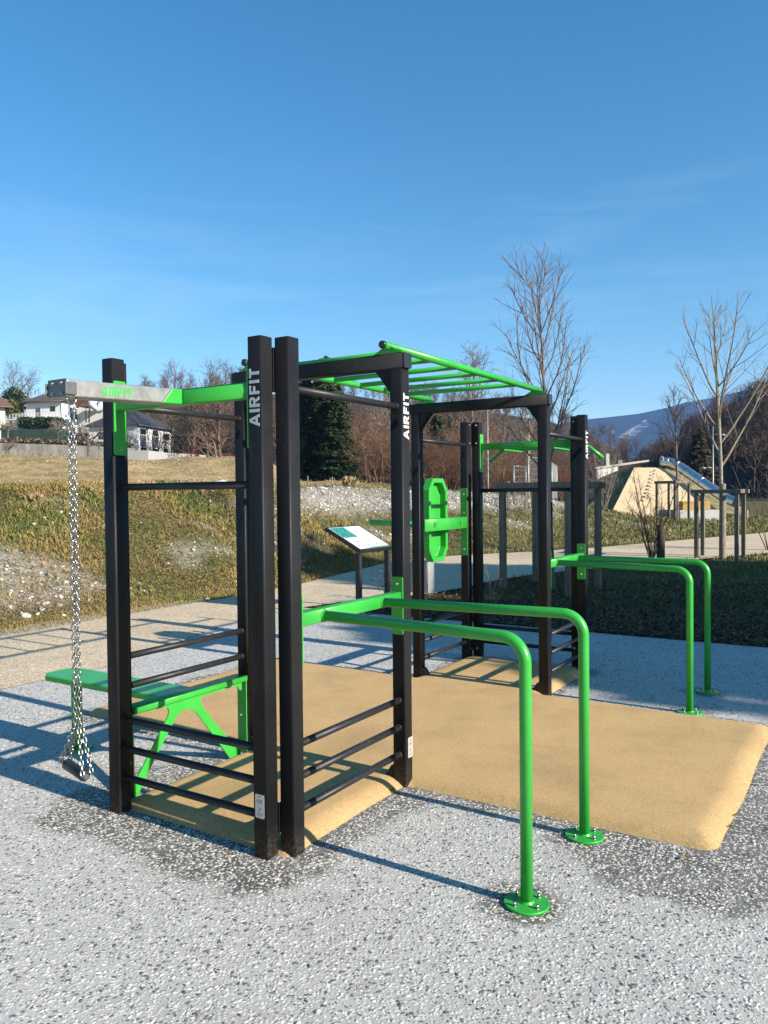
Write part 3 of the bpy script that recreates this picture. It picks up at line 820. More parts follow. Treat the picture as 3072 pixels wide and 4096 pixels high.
def poly_sd(x, y, P, vals=None):
    """signed distance to a polyline (positive on its left) and a value carried along it"""
    best = np.full(np.shape(x), 1e9); sg = np.ones(np.shape(x)); val = np.zeros(np.shape(x))
    for k in range(len(P)-1):
        a, b = P[k], P[k+1]; d = b - a; L = d @ d
        t = np.clip(((x-a[0])*d[0] + (y-a[1])*d[1])/L, 0, 1)
        px, py = x - a[0] - t*d[0], y - a[1] - t*d[1]; q = np.hypot(px, py)
        m = q < best
        best = np.where(m, q, best); sg = np.where(m, np.sign(d[0]*(y-a[1]) - d[1]*(x-a[0])), sg)
        if vals is not None: val = np.where(m, vals[k]*(1-t) + vals[k+1]*t, val)
    return best*sg, val
def terrain(x, y):
    x = np.asarray(x, float); y = np.asarray(y, float)
    df, _ = poly_sd(x, y, FOOT); dc, zc = poly_sd(x, y, CREST, CRZ)
    tt = np.clip(df/np.maximum(df - dc, 1e-3), 0, 1); tt = np.where(df <= 0, 0, np.where(dc >= 0, 1, tt))
    prof = np.interp(tt, [0, 0.12, 0.35, 0.65, 0.92, 1.0], [0, 0.03, 0.23, 0.62, 0.96, 1.0])
    z = zc*prof + (0.22*(fbm(x*0.9, y*0.9, 5) - 0.5) + 0.10*(fbm(x*3, y*3, 6) - 0.5))*sstep(0.08, 0.4, tt)*np.minimum(zc, 1)
    D = np.hypot(x, y); an = x/np.maximum(np.abs(y), 1.0)
    lf = 1 - 0.85*sstep(0.10, 0.34, an)
    rise = 0.064*np.maximum(D-34, 0)*lf*np.where(y > 0, 1, 0)
    rise = np.minimum(rise, 14 + 0.02*D)
    scarp = 1.15*sstep(44, 54, D)*sstep(-0.10, -0.16, an)*(1 - sstep(60, 110, D))*(0.3+1.3*fbm(x*0.15, y*0.15, 8)) + 0.5*(fbm(x*0.4, y*0.4, 18)-0.5)*sstep(36, 44, D)*(1-sstep(70, 90, D))
    z = z + np.where(dc > 0, (rise + scarp)*sstep(0, 6, dc), 0)
    return z - 0.018
t = NT('meadow_ground')
gv, dr = t.attr('gravel'), t.attr('dry')
n1 = t.noise(1.1, 6, 0.65); n2 = t.noise(9, 5, 0.7); n3 = t.noise(60, 3)
grass = t.ramp(n1, [(0.30, (0.060, 0.066, 0.022)), (0.48, (0.095, 0.090, 0.034)), (0.62, (0.135, 0.098, 0.048)), (0.75, (0.105, 0.062, 0.035))])
grass = t.mix(0.55, grass, t.ramp(n2, [(0.3, (0.035, 0.038, 0.016)), (0.7, (0.17, 0.145, 0.065))]))
straw = t.ramp(n2, [(0.25, (0.17, 0.115, 0.055)), (0.5, (0.34, 0.245, 0.125)), (0.8, (0.50, 0.40, 0.25))])
straw = t.mix(t.ramp(n1, [(0.46, 0.0), (0.62, 0.55)]), straw, (0.075, 0.085, 0.025))
grav = t.ramp(t.vor(14, out='Color'), [(0.0, (0.14, 0.12, 0.10)), (0.5, (0.31, 0.285, 0.25)), (1.0, (0.52, 0.50, 0.465))])
col = t.mix(dr, grass, straw); col = t.mix(gv, col, grav)
t.bump(t.math('ADD', n2, t.math('MULTIPLY', n3, 0.4)), 0.8, 0.05)
M['ground'] = t.done(col, 0.9, 0, 0.1)
xs = np.concatenate([np.arange(-260, -16, 6), np.arange(-16, 22, 0.34), np.arange(22, 380, 7)])
ys = np.concatenate([np.arange(-60, 3, 6), np.arange(3, 48, 0.34), np.arange(48, 120, 1.6), np.arange(120, 640, 10)])
def gravel_mask(x, y):
    df, _ = poly_sd(x, y, FOOT); dc, zc = poly_sd(x, y, CREST, CRZ)
    tt = np.where(df <= 0, 0, np.where(dc >= 0, 1, df/np.maximum(df-dc, 1e-3)))
    an = x/np.maximum(y, 1)
    g = fbm(x*0.55+3, y*0.55, 15)
    right = sstep(-0.15, -0.09, an)*sstep(0.56, 0.72, tt)*(1 - sstep(0.0, 1.0, dc))*(0.45+0.9*g)*sstep(0.30, 0.22, an)
    left = sstep(-0.30, -0.38, an)*np.maximum(sstep(0.43, 0.55, g)*sstep(0.14, 0.24, tt)*(1-sstep(0.50, 0.60, tt)), sstep(0.36, 0.48, g)*sstep(0.62, 0.68, tt)*(1-sstep(0.84, 0.9, tt)))
    mid = sstep(0.60, 0.68, fbm(x*0.8, y*0.8+9, 17))*sstep(0.2, 0.35, tt)*(1-sstep(0.85, 0.95, tt))
    return np.clip(np.maximum(np.maximum(right*1.0, left*0.74), mid*0.6), 0, 1)*(df > 0.3)
me, tv = grid_mesh('ground', xs, ys, terrain, M['ground'])
for nm, fn in (('gravel', lambda x, y: gravel_mask(x, y)*0.85), ('dry', lambda x, y: sstep(0.5, 4, poly_sd(x, y, CREST)[0])*sstep(0.02, -0.06, x/np.maximum(y, 1))*(1-sstep(70, 100, np.hypot(x, y))))):
    a_ = me.attributes.new(nm, 'FLOAT', 'POINT'); a_.data.foreach_set('value', np.ascontiguousarray(fn(tv[:, 0], tv[:, 1]), dtype=np.float32))
# lower it under the paved areas
co = tv.copy()
lu, ln_ = LOC(co[:, 0], co[:, 1])
padm = (ln_ < 6.70) & (lu > -7.4) & (lu < 7.9) & (ln_ > -4.1)
dn, _ = poly_sd(co[:, 0], co[:, 1], NEAR); dff, _ = poly_sd(co[:, 0], co[:, 1], FOOT)
pathm = (dn > 0.05) & (dff < -0.05)
co[:, 2] -= np.where(padm | pathm, 0.05, 0)
me.vertices.foreach_set('co', co.astype(np.float32).ravel()); me.update()
ground = add('ground', me); tag(ground, kind='structure')

# beige path
t = NT('beige_washed_concrete')
cell = t.vor(55, out='Color'); sep = t.n('ShaderNodeSeparateColor'); t.l(cell, sep.inputs[0])
col = t.ramp(sep.outputs[0], [(0.0, (0.34, 0.255, 0.175)), (0.3, (0.49, 0.38, 0.245)), (0.7, (0.59, 0.475, 0.32)), (1.0, (0.68, 0.59, 0.45))])
col = t.mix(1.0, col, t.ramp(t.noise(0.8, 6, 0.65), [(0.3, 0.84), (0.7, 1.06)]), 'MULTIPLY')
t.bump(t.vor(55), 0.5, 0.004)
M['path'] = t.done(col, 0.8, 0, 0.25)
def resample(P, n):
    d = np.r_[0, np.cumsum(np.hypot(*np.diff(P, axis=0).T))]; s = np.linspace(0, d[-1], n)
    return np.stack([np.interp(s, d, P[:, 0]), np.interp(s, d, P[:, 1])], -1)
a, b = resample(NEAR, 260), resample(FOOT, 260)
v = []; K = 5
for k in range(K): q = a*(1-k/(K-1)) + b*(k/(K-1)); v.append(np.c_[q, np.full(len(q), 0.007)])
v = np.concatenate(v); n_ = 260; i = np.arange(n_-1); f = np.concatenate([np.stack([k*n_+i, k*n_+i+1, (k+1)*n_+i+1, (k+1)*n_+i], -1)[:, ::-1] for k in range(K-1)])
tag(add('path', mesh_np('path', v, f, M['path'])), kind='structure')

# gravelled track along the top of the bank
M['track'] = simple('pale_track', (0.34, 0.33, 0.32), 0.9, var=0.15, scale=3)
c0 = resample(CREST[4:9], 60); tg = np.gradient(c0, axis=0); tg /= np.hypot(tg[:, 0], tg[:, 1])[:, None]; nr = np.c_[-tg[:, 1], tg[:, 0]]
v = np.concatenate([np.c_[c0 + nr*o_, terrain(*(c0 + nr*o_).T) + 0.05] for o_ in (0.6, 3.2)]); i = np.arange(59)
tag(add('track', mesh_np('track', v, np.stack([i, i+1, 60+i+1, 60+i], -1)[:, ::-1], M['track'])), kind='structure')

# ------------------------------------------------------------------ grass, ground cover, stones
blade = np.array([(-0.5, 0, 0), (0.5, 0, 0), (0.12, 0.25, 0.75), (-0.02, 0.6, 1.0)]); blade_f = np.array([(0, 1, 2), (0, 2, 3)])
leaf = np.array([(-0.5, 0, 0), (0, -0.38, 0.06), (0.55, 0, 0), (0, 0.38, 0.06)]); leaf_f = np.array([(0, 1, 2), (0, 2, 3)])
M['grass'] = leafy('winter_grass', [(0.0, (0.035, 0.060, 0.014)), (0.35, (0.085, 0.105, 0.028)), (0.6, (0.165, 0.150, 0.052)), (0.8, (0.27, 0.205, 0.095)), (1.0, (0.40, 0.32, 0.18))], 0.75, 0.6, 0.7)
M['cover'] = leafy('bank_ground_cover', [(0.0, (0.020, 0.060, 0.012)), (0.20, (0.078, 0.100, 0.024)), (0.40, (0.180, 0.160, 0.045)), (0.62, (0.27, 0.200, 0.075)), (0.80, (0.21, 0.105, 0.050)), (1.0, (0.46, 0.36, 0.19))], 0.7, 0.75, 0.55)
M['straw'] = leafy('dry_straw', [(0.0, (0.13, 0.080, 0.038)), (0.4, (0.29, 0.20, 0.10)), (1.0, (0.52, 0.42, 0.26))], 0.8, 0.4, 0.4)
M['stone'] = leafy('limestone_cobbles', [(0.0, (0.20, 0.19, 0.175)), (0.4, (0.37, 0.355, 0.33)), (1.0, (0.60, 0.58, 0.545))], 0.8)
M['dead_leaf'] = leafy('fallen_leaves', [(0.0, (0.022, 0.014, 0.009)), (0.5, (0.070, 0.040, 0.022)), (0.85, (0.15, 0.085, 0.042)), (1.0, (0.26, 0.17, 0.09))], 0.7)
def stuff(name, mat, parts, parent=None):
    vs, fs, b = [], [], 0
    for v, f in parts: vs.append(v); fs.append(f + b); b += len(v)
    return tag(add(name, mesh_np(name, np.concatenate(vs), np.concatenate(fs), mat), parent), kind='stuff')
def sample(N, box, fn):
    x = box[0] + (box[1]-box[0])*rng.random(N); y = box[2] + (box[3]-box[2])*rng.random(N)
    p = fn(x, y); k = rng.random(N) < p; x, y = x[k], y[k]
    return np.stack([x, y, terrain(x, y)], -1)
def infr(x, y, m=0.07): return np.abs(x) < y*(0.489 + m) + 0.6
def bank_p(x, y):
    df, _ = poly_sd(x, y, FOOT); dc, _ = poly_sd(x, y, CREST)
    return np.where((df > -0.03) & (dc < 2.5) & infr(x, y), 1.0, 0.0)*(1 - 0.80*gravel_mask(x, y))
def lawn_p(x, y):
    df, _ = poly_sd(x, y, FOOT); dn, _ = poly_sd(x, y, NEAR); lu, ln_ = LOC(x, y)
    bed = (dn < 0.0) & (ln_ > 6.78)
    return np.where((bed | (df > 0.0)) & infr(x, y), 1.0, 0.0)*np.where(bed, 0.15 + 0.6*sstep(7.5, 10.5, ln_), 1.0)
# near bank: mixed straw and leaves
P1 = sample(330000, (-11, 0.5, 9, 22), lambda x, y: bank_p(x, y)*np.clip(170/np.maximum(np.hypot(x, y), 9)**2, 0, 1))
N = len(P1); s_ = np.hypot(P1[:, 0], P1[:, 1])/13
dfp, _ = poly_sd(P1[:, 0], P1[:, 1], FOOT); cov = fbm(P1[:, 0]*0.8, P1[:, 1]*0.8, 61)
iscov = (rng.random(N) < sstep(0.40, 0.62, cov)*0.95) & (dfp > 0.7)
A_, B_ = P1[iscov], P1[~iscov]
n = len(A_); v1 = scatter(leaf, leaf_f, A_ + np.c_[np.zeros(n), np.zeros(n), 0.03+0.08*rng.random(n)], (0.016+0.020*rng.random(n))*s_[iscov], rng.random(n)*6.28, 0.9*rng.random(n), rng.random(n)*6.28)
stuff('ground_cover', M['cover'], [v1])
n = len(B_); h_ = (0.03+0.09*rng.random(n)**2)*np.where(dfp[~iscov] < 0.8, 0.6, 1.0)
v2 = scatter(blade, blade_f, B_, np.stack([0.005+0.005*rng.random(n), h_*0.8, h_], -1)*s_[~iscov][:, None], rng.random(n)*6.28, 0.5*rng.random(n), rng.random(n)*6.28)
stuff('bank_grass', M['cover'], [v2])
# big tufts on the bank
tf = []
for (dx, dy, dep, hh) in ((75, 1052, 15.2, 0.20), (210, 1050, 16.2, 0.18), (320, 1050, 17.5, 0.25), (755, 1055, 27, 0.38), (430, 1055, 18.5, 0.22)):
    p = at(dx, dy, dep); n = 520
    q = np.c_[p.x + rng.normal(size=n)*hh*0.22, p.y + rng.normal(size=n)*hh*0.22]; q = np.c_[q, terrain(q[:, 0], q[:, 1])]
    L = hh*(0.5+0.6*rng.random(n)); tf.append(scatter(blade, blade_f, q, np.stack([0.007*dep/13+0*L, L*0.55, L], -1), rng.random(n)*6.28, 0.75*rng.random(n), rng.random(n)*6.28))
stuff('grass_tufts', M['straw'], tf)
# lawn beyond: coarse blades, larger with distance
P2 = sample(420000, (-6, 24, 9.5, 50), lambda x, y: lawn_p(x, y)*(np.where(poly_sd(x, y, CREST)[0] < 1.0, 1, 0))*(1-gravel_mask(x, y)*0.85)*np.where((x < 0.3) & (y < 22) & (poly_sd(x, y, FOOT)[0] > 0), 0, 1)*np.clip(260/np.maximum(np.hypot(x, y), 10)**2, 0, 1))
N = len(P2); s_ = np.hypot(P2[:, 0], P2[:, 1])/14
h_ = 0.03 + 0.06*rng.random(N)**1.5
stuff('lawn_grass', M['grass'], [scatter(blade, blade_f, P2, np.stack([0.006+0.006*rng.random(N), h_*0.8, h_], -1)*s_[:, None], rng.random(N)*6.28, 0.5*rng.random(N), rng.random(N)*6.28)])
# dry slope grass behind the bank
P3 = sample(160000, (-60, 8, 17, 100), lambda x, y: np.where((poly_sd(x, y, CREST)[0] > 0.5) & infr(x, y) & (x/y < 0.02), 1.0, 0.0)*np.clip(900/np.maximum(np.hypot(x, y), 20)**2, 0, 1))
N = len(P3); s_ = np.hypot(P3[:, 0], P3[:, 1])/30; h_ = (0.03+0.09*rng.random(N)**2)*np.clip(s_, 0.6, 1.7)
stuff('dry_slope_grass', M['straw'], [scatter(blade, blade_f, P3, np.stack([0.012*s_, h_*1.4, h_*0.8], -1), rng.random(N)*6.28, 0.9*rng.random(N), rng.random(N)*6.28)])
# mulch and fallen leaves along the pad's far edge
N = 60000; lu = -5.5 + 13*rng.random(N); ln_ = 6.74 + 6.5*rng.random(N)**1.8
x = AX + lu*math.cos(TH) + ln_*math.sin(TH); y = AY - lu*math.sin(TH) + ln_*math.cos(TH)
k = (poly_sd(x, y, NEAR)[0] < -0.05) & infr(x, y); x, y = x[k], y[k]; N = len(x)
stuff('leaf_mulch', M['dead_leaf'], [scatter(leaf, leaf_f, np.c_[x, y, terrain(x, y)+0.012+0.03*rng.random(N)], 0.020+0.035*rng.random(N), rng.random(N)*6.28, 0.9*rng.random(N), rng.random(N)*6.28)])

def rock(seed, sub=1):
    import bmesh
    bm = bmesh.new(); bmesh.ops.create_icosphere(bm, subdivisions=sub, radius=1.0); r_ = np.random.default_rng(seed)
    off = r_.normal(size=3)*9
    v = np.array([q.co for q in bm.verts]); f = np.array([[w.index for w in fc.verts] for fc in bm.faces]); bm.free()
    k = 0.72 + 0.5*fbm(v[:, 0]*1.3+off[0]+v[:, 2], v[:, 1]*1.3+off[1]+v[:, 2]*0.7, seed)
    return v*k[:, None]*np.array([1, 0.8, 0.62]), f
R1 = [rock(s) for s in range(5)]
# cobbles on the bank: the largest singly, the rest as one mass
spots = []
for (dx, dy, dep, sz) in ((55, 1308, 11.0, 0.085), (20, 1283, 11.2, 0.06), (90, 1284, 11.4, 0.06), (137, 1305, 11.3, 0.045), (270, 1288, 11.5, 0.055), (80, 1295, 11.2, 0.04), (45, 1292, 11.1, 0.04), (725/1.659*1.0, 1285, 13.0, 0.05), (448, 1283, 13.2, 0.05), (128, 1268, 11.7, 0.05), (240, 1262, 12.0, 0.05), (190, 1240, 12.2, 0.05), (130, 1240, 12.0, 0.06), (95, 1262, 11.6, 0.05), (540, 1278, 15, 0.06)):
    p = at(dx, dy, dep); spots.append((p.x, p.y, sz))
PS = sample(60000, (-11, 10, 9, 42), lambda x, y: np.where((poly_sd(x, y, FOOT)[0] > 0.6) & infr(x, y), 1, 0)*(0.9*gravel_mask(x, y)**1.5 + 0.022)*np.clip(500/np.maximum(np.hypot(x, y), 10)**2, 0, 1))
szs = (0.012 + 0.045*rng.random(len(PS))**3.5)*np.clip(np.hypot(PS[:, 0], PS[:, 1])/14, 0.8, 1.25)
ordr = np.argsort(-szs/np.hypot(PS[:, 0], PS[:, 1]))
stone_me = [mesh_np('stone', v, f, None, False) for v, f in R1]
t = NT('limestone'); M['limestone'] = t.done(t.ramp(t.noise(7, 5), [(0.3, (0.34, 0.325, 0.30)), (0.7, (0.60, 0.58, 0.54))]), 0.85, 0, 0.2)
for s_me in stone_me: s_me.materials.append(M['limestone'])
for k, (x, y, sz) in enumerate(spots + [(PS[i, 0], PS[i, 1], szs[i]) for i in ordr[:240]]):
    add('stone', stone_me[k % 5], ground, (x, y, float(terrain(x, y)) + sz*0.25), (rng.normal()*0.3, rng.normal()*0.3, rng.random()*6.28), (sz, sz, sz))
rest = ordr[240:]; parts = []
for k in range(5):
    ii = rest[k::5]; parts.append(scatter(R1[k][0], R1[k][1], PS[ii] + np.array([0, 0, 0.01]), szs[ii], rng.random(len(ii))*6.28))
stuff('gravel', M['stone'], parts, ground)
# boulders along the crest
for dx, dy, dep, sz, lab in ((480, 1051, 20.5, 0.32, 'largest pale boulder on the bank crest, just left of the rear-left post'), (455, 1052, 20.2, 0.22, 'middle-sized pale boulder on the bank crest left of the largest boulder'), (505, 1056, 20.6, 0.20, 'pale boulder on the bank crest, rightmost of the row'), (420, 1052, 19.6, 0.12, 'small pale boulder on the bank crest, leftmost of the row')):
    p = at(dx, dy, dep); o = add('boulder', stone_me[1], None, (p.x, p.y, float(terrain(p.x, p.y))+sz*0.2), (0.2, 0, rng.random()*6), (sz*1.4, sz, sz*0.8))
    tag(o, lab, 'boulder', 'boulders on the bank crest')

# ================================================================== trees
def tubes_np(lines, sides):
    """lines: list of (pts (m,3), radii (m,)) -> one vertex/quad array"""
    groups = {}
    for p, r in lines: groups.setdefault(len(p), []).append((p, r))
    vs, fs, b = [], [], 0
    for m, L in groups.items():
        Pn = np.array([q[0] for q in L]); Rn = np.array([q[1] for q in L]); B = len(L)
        T = Pn[:, -1] - Pn[:, 0]; T /= np.linalg.norm(T, axis=1)[:, None] + 1e-9
        ref = np.where(np.abs(T[:, 2:3]) < 0.9, np.array([[0, 0, 1.0]]), np.array([[1.0, 0, 0]]))
        X = np.cross(T, ref); X /= np.linalg.norm(X, axis=1)[:, None]; Y = np.cross(T, X)
        an = 2*np.pi*np.arange(sides)/sides
        ring = X[:, None, :]*np.cos(an)[None, :, None] + Y[:, None, :]*np.sin(an)[None, :, None]
        V = Pn[:, :, None, :] + Rn[:, :, None, None]*ring[:, None, :, :]
        vs.append(V.reshape(-1, 3))
        i, k = np.meshgrid(np.arange(m-1), np.arange(sides), indexing='ij')
        q = np.stack([i*sides+k, i*sides+(k+1) % sides, (i+1)*sides+(k+1) % sides, (i+1)*sides+k], -1).reshape(-1, 4)
        fs.append((q[None] + (np.arange(B)*m*sides)[:, None, None]).reshape(-1, 4) + b); b += B*m*sides
    return np.concatenate(vs), np.concatenate(fs)
def grow(rg, p0, d0, L, r0, r1, m, wob, trop):
    p = np.array(p0, float); d = np.array(d0, float); d /= np.linalg.norm(d); pts = [p.copy()]
    for i in range(m-1):
        d = d + rg.normal(size=3)*wob + np.array([0, 0, trop]); d /= np.linalg.norm(d)
        p = p + d*L/(m-1); pts.append(p.copy())
    return np.array(pts), np.linspace(r0, r1, m)
def side_dir(rg, t, ang, az):
    t = t/np.linalg.norm(t); ref = np.array([0, 0, 1.0]) if abs(t[2]) < 0.95 else np.array([1.0, 0, 0])
    x = np.cross(t, ref); x /= np.linalg.norm(x); y = np.cross(t, x)
    return t*math.cos(ang) + (x*math.cos(az) + y*math.sin(az))*math.sin(ang)
def limbs(rg, parent, spec, lvl, out):
    """spawn children of a limb recursively; spec[lvl] = count, t0, t1, angle(t), length(t), r, m, wob, trop"""
    if lvl >= len(spec): return
    s = spec[lvl]; pts, rad = parent; m = len(pts); az = rg.random()*6.28
    cnt = s['n'] if not callable(s['n']) else s['n'](rg)
    for k in range(cnt):
        t = s['t0'] + (s['t1']-s['t0'])*(k + rg.random())/cnt
        f = t*(m-1); i = min(int(f), m-2); q = pts[i] + (pts[i+1]-pts[i])*(f-i); rr = rad[i] + (rad[i+1]-rad[i])*(f-i)
        az += 2.4 + rg.normal()*0.35
        d = side_dir(rg, pts[i+1]-pts[i], R(s['a'](t)) + rg.normal()*0.10, az)
        L = s['L'](t)*(0.75+0.5*rg.random())
        c = grow(rg, q, d, L, min(s['r'], rr*0.85), s['r']*s.get('tip', 0.35), s['m'], s['w'], s['tr'])
        out.setdefault(lvl, []).append(c); limbs(rg, c, spec, lvl+1, out)
def bark(name, c1, c2, sc=14):
    t = NT(name); f = t.noise(sc, 6, 0.7); t.bump(t.noise(sc*4, 4), 0.6, 0.01); return t.done(t.ramp(f, [(0.3, c1), (0.7, c2)]), 0.85, 0, 0.2)
M['bark'] = bark('grey_bark', (0.075, 0.062, 0.050), (0.20, 0.175, 0.145))
M['bark_pale'] = bark('pale_bark', (0.16, 0.14, 0.115), (0.36, 0.33, 0.28))
M['twig'] = bark('purple_brown_twigs', (0.095, 0.068, 0.062), (0.20, 0.155, 0.135))
M['twig_pale'] = bark('pale_twigs', (0.14, 0.115, 0.09), (0.30, 0.26, 0.21))
M['twig_orange'] = bark('orange_willow_twigs', (0.16, 0.085, 0.035), (0.32, 0.19, 0.085))
M['twig_dark'] = bark('dark_twigs', (0.030, 0.022, 0.018), (0.075, 0.055, 0.042))
def bare_tree(name, label, loc, trunk, spec, mt, mc, seed, group=None, sides=(8, 5, 4, 3)):
    rg = np.random.default_rng(seed); o = empty(name, loc); out = {}
    tr = grow(rg, (0, 0, -0.05), trunk['d'], trunk['L'], trunk['r'], trunk.get('tip', 0.01), trunk['m'], trunk['w'], trunk.get('tr', 0.0))
    limbs(rg, tr, spec, 0, out)
    v, f = tubes_np([tr], sides[0]); add('trunk', mesh_np('trunk', v, f, mt, True), o)
    vs, fs, b = [], [], 0
    for l, L in out.items():
        v, f = tubes_np(L, sides[min(l+1, len(sides)-1)]); vs.append(v); fs.append(f+b); b += len(v)
    add('crown', mesh_np('crown', np.concatenate(vs), np.concatenate(fs), mc, True), o)
    return tag(o, label, 'tree', group)
def gz(x, y): return float(terrain(x, y))

# young linden in the near stake frame
tx, ty = 3.02, 14.15
bare_tree('linden_tree', 'bare young tree with dense upright purple twigs behind the exercise frame', (tx, ty, 0),
    dict(d=(-0.022, 0, 1), L=5.55, r=0.062, tip=0.008, m=10, w=0.012),
    [dict(n=22, t0=0.36, t1=0.97, a=lambda t: 52-20*t, L=lambda t: 0.50+2.25*(1-t)**0.8, r=0.017, m=8, w=0.07, tr=0.13),
     dict(n=8, t0=0.25, t1=0.98, a=lambda t: 30, L=lambda t: 0.30+0.50*(1-t), r=0.0068, m=4, w=0.10, tr=0.10),
     dict(n=3, t0=0.2, t1=0.95, a=lambda t: 34, L=lambda t: 0.16+0.16*(1-t), r=0.0040, m=3, w=0.12, tr=0.08, tip=0.5)],
    M['bark'], M['twig'], 11)
# maple at right
bare_tree('maple_tree', 'bare young tree with long pale ascending limbs at the right edge', (8.73, 20.25, 0),
    dict(d=(0.0, 0, 1), L=6.9, r=0.070, tip=0.008, m=12, w=0.020),
    [dict(n=12, t0=0.32, t1=0.78, a=lambda t: 43-12*rng.random(), L=lambda t: 0.9+6.2*max(0.86-t, 0.05), r=0.034, m=9, w=0.035, tr=0.075, tip=0.16),
     dict(n=7, t0=0.20, t1=0.97, a=lambda t: 30, L=lambda t: 0.40+0.90*(1-t), r=0.010, m=5, w=0.05, tr=0.07),
     dict(n=3, t0=0.25, t1=0.95, a=lambda t: 36, L=lambda t: 0.16+0.22*(1-t), r=0.0060, m=3, w=0.08, tr=0.05, tip=0.6)],
    M['bark_pale'], M['twig_pale'], 23)
p = at(1463, 1128, 42)
bare_tree('young_tree', 'slim bare tree with mossy trunk in front of the yellow climbing slope', (p.x, p.y, gz(p.x, p.y)),
    dict(d=(0.01, 0, 1), L=7.0, r=0.10, tip=0.012, m=9, w=0.012),
    [dict(n=17, t0=0.36, t1=0.95, a=lambda t: 46-16*t, L=lambda t: 0.6+2.3*(1-t), r=0.028, m=6, w=0.08, tr=0.12),
     dict(n=6, t0=0.3, t1=0.97, a=lambda t: 36, L=lambda t: 0.35+0.6*(1-t), r=0.014, m=4, w=0.1, tr=0.08),
     dict(n=2, t0=0.3, t1=0.9, a=lambda t: 38, L=lambda t: 0.3, r=0.009, m=3, w=0.1, tr=0.05, tip=0.6)],
    M['bark'], M['twig_dark'], 31)
p = at(1141, 1050, 37)
bare_tree('pale_tree', 'small pale bare tree behind the wire fence panels', (p.x, p.y, gz(p.x, p.y)),
    dict(d=(0.0, 0, 1), L=3.6, r=0.07, tip=0.02, m=6, w=0.02),
    [dict(n=12, t0=0.42, t1=0.98, a=lambda t: 52-22*t, L=lambda t: 0.6+1.2*(1-t), r=0.020, m=5, w=0.10, tr=0.12),
     dict(n=5, t0=0.3, t1=0.97, a=lambda t: 36, L=lambda t: 0.4, r=0.010, m=3, w=0.12, tr=0.08)],
    M['bark_pale'], M['twig_pale'], 37)

# multi-stemmed shrubs
def shrub(name, label, loc, H, stems, spread, r, mat, seed, side=5, group=None):
    rg = np.random.default_rng(seed); o = empty(name, loc); out = {}; st_ = []
    for k in range(stems):
        az = rg.random()*6.28; sp = spread*(0.3+0.9*rg.random())
        b0 = np.array([math.cos(az)*0.10*H*0.3*rg.random(), math.sin(az)*0.10*H*0.3*rg.random(), -0.03])
        st_.append(grow(rg, b0, (math.cos(az)*sp, math.sin(az)*sp, 1), H*(0.55+0.5*rg.random()), r*(0.6+0.6*rg.random()), r*0.25, 6, 0.06, 0.02))
    for s in st_:
        limbs(rg, s, [dict(n=side, t0=0.3, t1=0.95, a=lambda t: 38, L=lambda t: H*(0.10+0.18*(1-t)), r=r*0.45, m=4, w=0.10, tr=0.05),
                      dict(n=3, t0=0.3, t1=0.9, a=lambda t: 40, L=lambda t: H*0.07, r=r*0.28, m=3, w=0.1, tr=0.03, tip=0.6)], 0, out)
    v, f = tubes_np(st_, 5); add('stems', mesh_np('stems', v, f, mat, True), o)
    vs, fs, b = [], [], 0
    for l, L in out.items(): v, f = tubes_np(L, 3); vs.append(v); fs.append(f+b); b += len(v)
    add('twigs', mesh_np('twigs', np.concatenate(vs), np.concatenate(fs), mat, True), o)
    return tag(o, label, 'shrub', group)
p = at(1408, 1203, 20.4); shrub('bare_shrub', 'dark bare shrub with many thin stems round a sawn stump', (p.x, p.y, gz(p.x, p.y)), 2.5, 13, 0.42, 0.020, M['twig_dark'], 41, 6)
p = at(1303, 1139, 37); shrub('bare_shrub', 'pale straight-stemmed bare shrub left of the yellow climbing slope', (p.x, p.y, gz(p.x, p.y)), 3.3, 22, 0.28, 0.020, M['twig_pale'], 43, 3)
p = at(1662, 1185, 23); shrub('bare_shrub', 'bare grey shrub cut off by the right edge of the picture', (p.x, p.y, gz(p.x, p.y)), 2.9, 14, 0.35, 0.018, M['twig'], 47, 5)
p = at(1062, 1290, 12.6); shrub('sapling_twigs', 'thin pale sapling twigs in the planting bed beside the rear posts', (p.x, p.y, gz(p.x, p.y)), 0.75, 6, 0.30, 0.006, M['twig_pale'], 53, 3)
p = at(1290, 1245, 13.6); shrub('sapling_twigs', 'spindly dark twigs beside the right stake of the near tree frame', (p.x, p.y, gz(p.x, p.y)), 0.9, 4, 0.22, 0.005, M['twig'], 59, 3)
p = at(838, 1292, 12.9); sh = shrub('rose_bush', 'small bush with a few reddish leaves beside the information board', (p.x, p.y, gz(p.x, p.y)), 0.62, 7, 0.30, 0.006, M['twig_dark'], 61, 4)
M['red_leaf'] = leafy('reddish_leaves', [(0, (0.10, 0.02, 0.02)), (0.6, (0.22, 0.05, 0.06)), (1, (0.12, 0.09, 0.03))])
N = 70; v, f = scatter(leaf, leaf_f, np.c_[rng.normal(size=N)*0.10, rng.normal(size=N)*0.10, 0.15+0.45*rng.random(N)], 0.03+0.03*rng.random(N), rng.random(N)*6, rng.random(N), rng.random(N)*6)
add('leaves', mesh_np('leaves', v, f, M['red_leaf']), sh)
p = at(925, 1290, 13.0); shrub('bare_shrub', 'little bare shrub in front of the grey cabinet', (p.x, p.y, gz(p.x, p.y)), 0.6, 6, 0.35, 0.005, M['twig'], 67, 4)

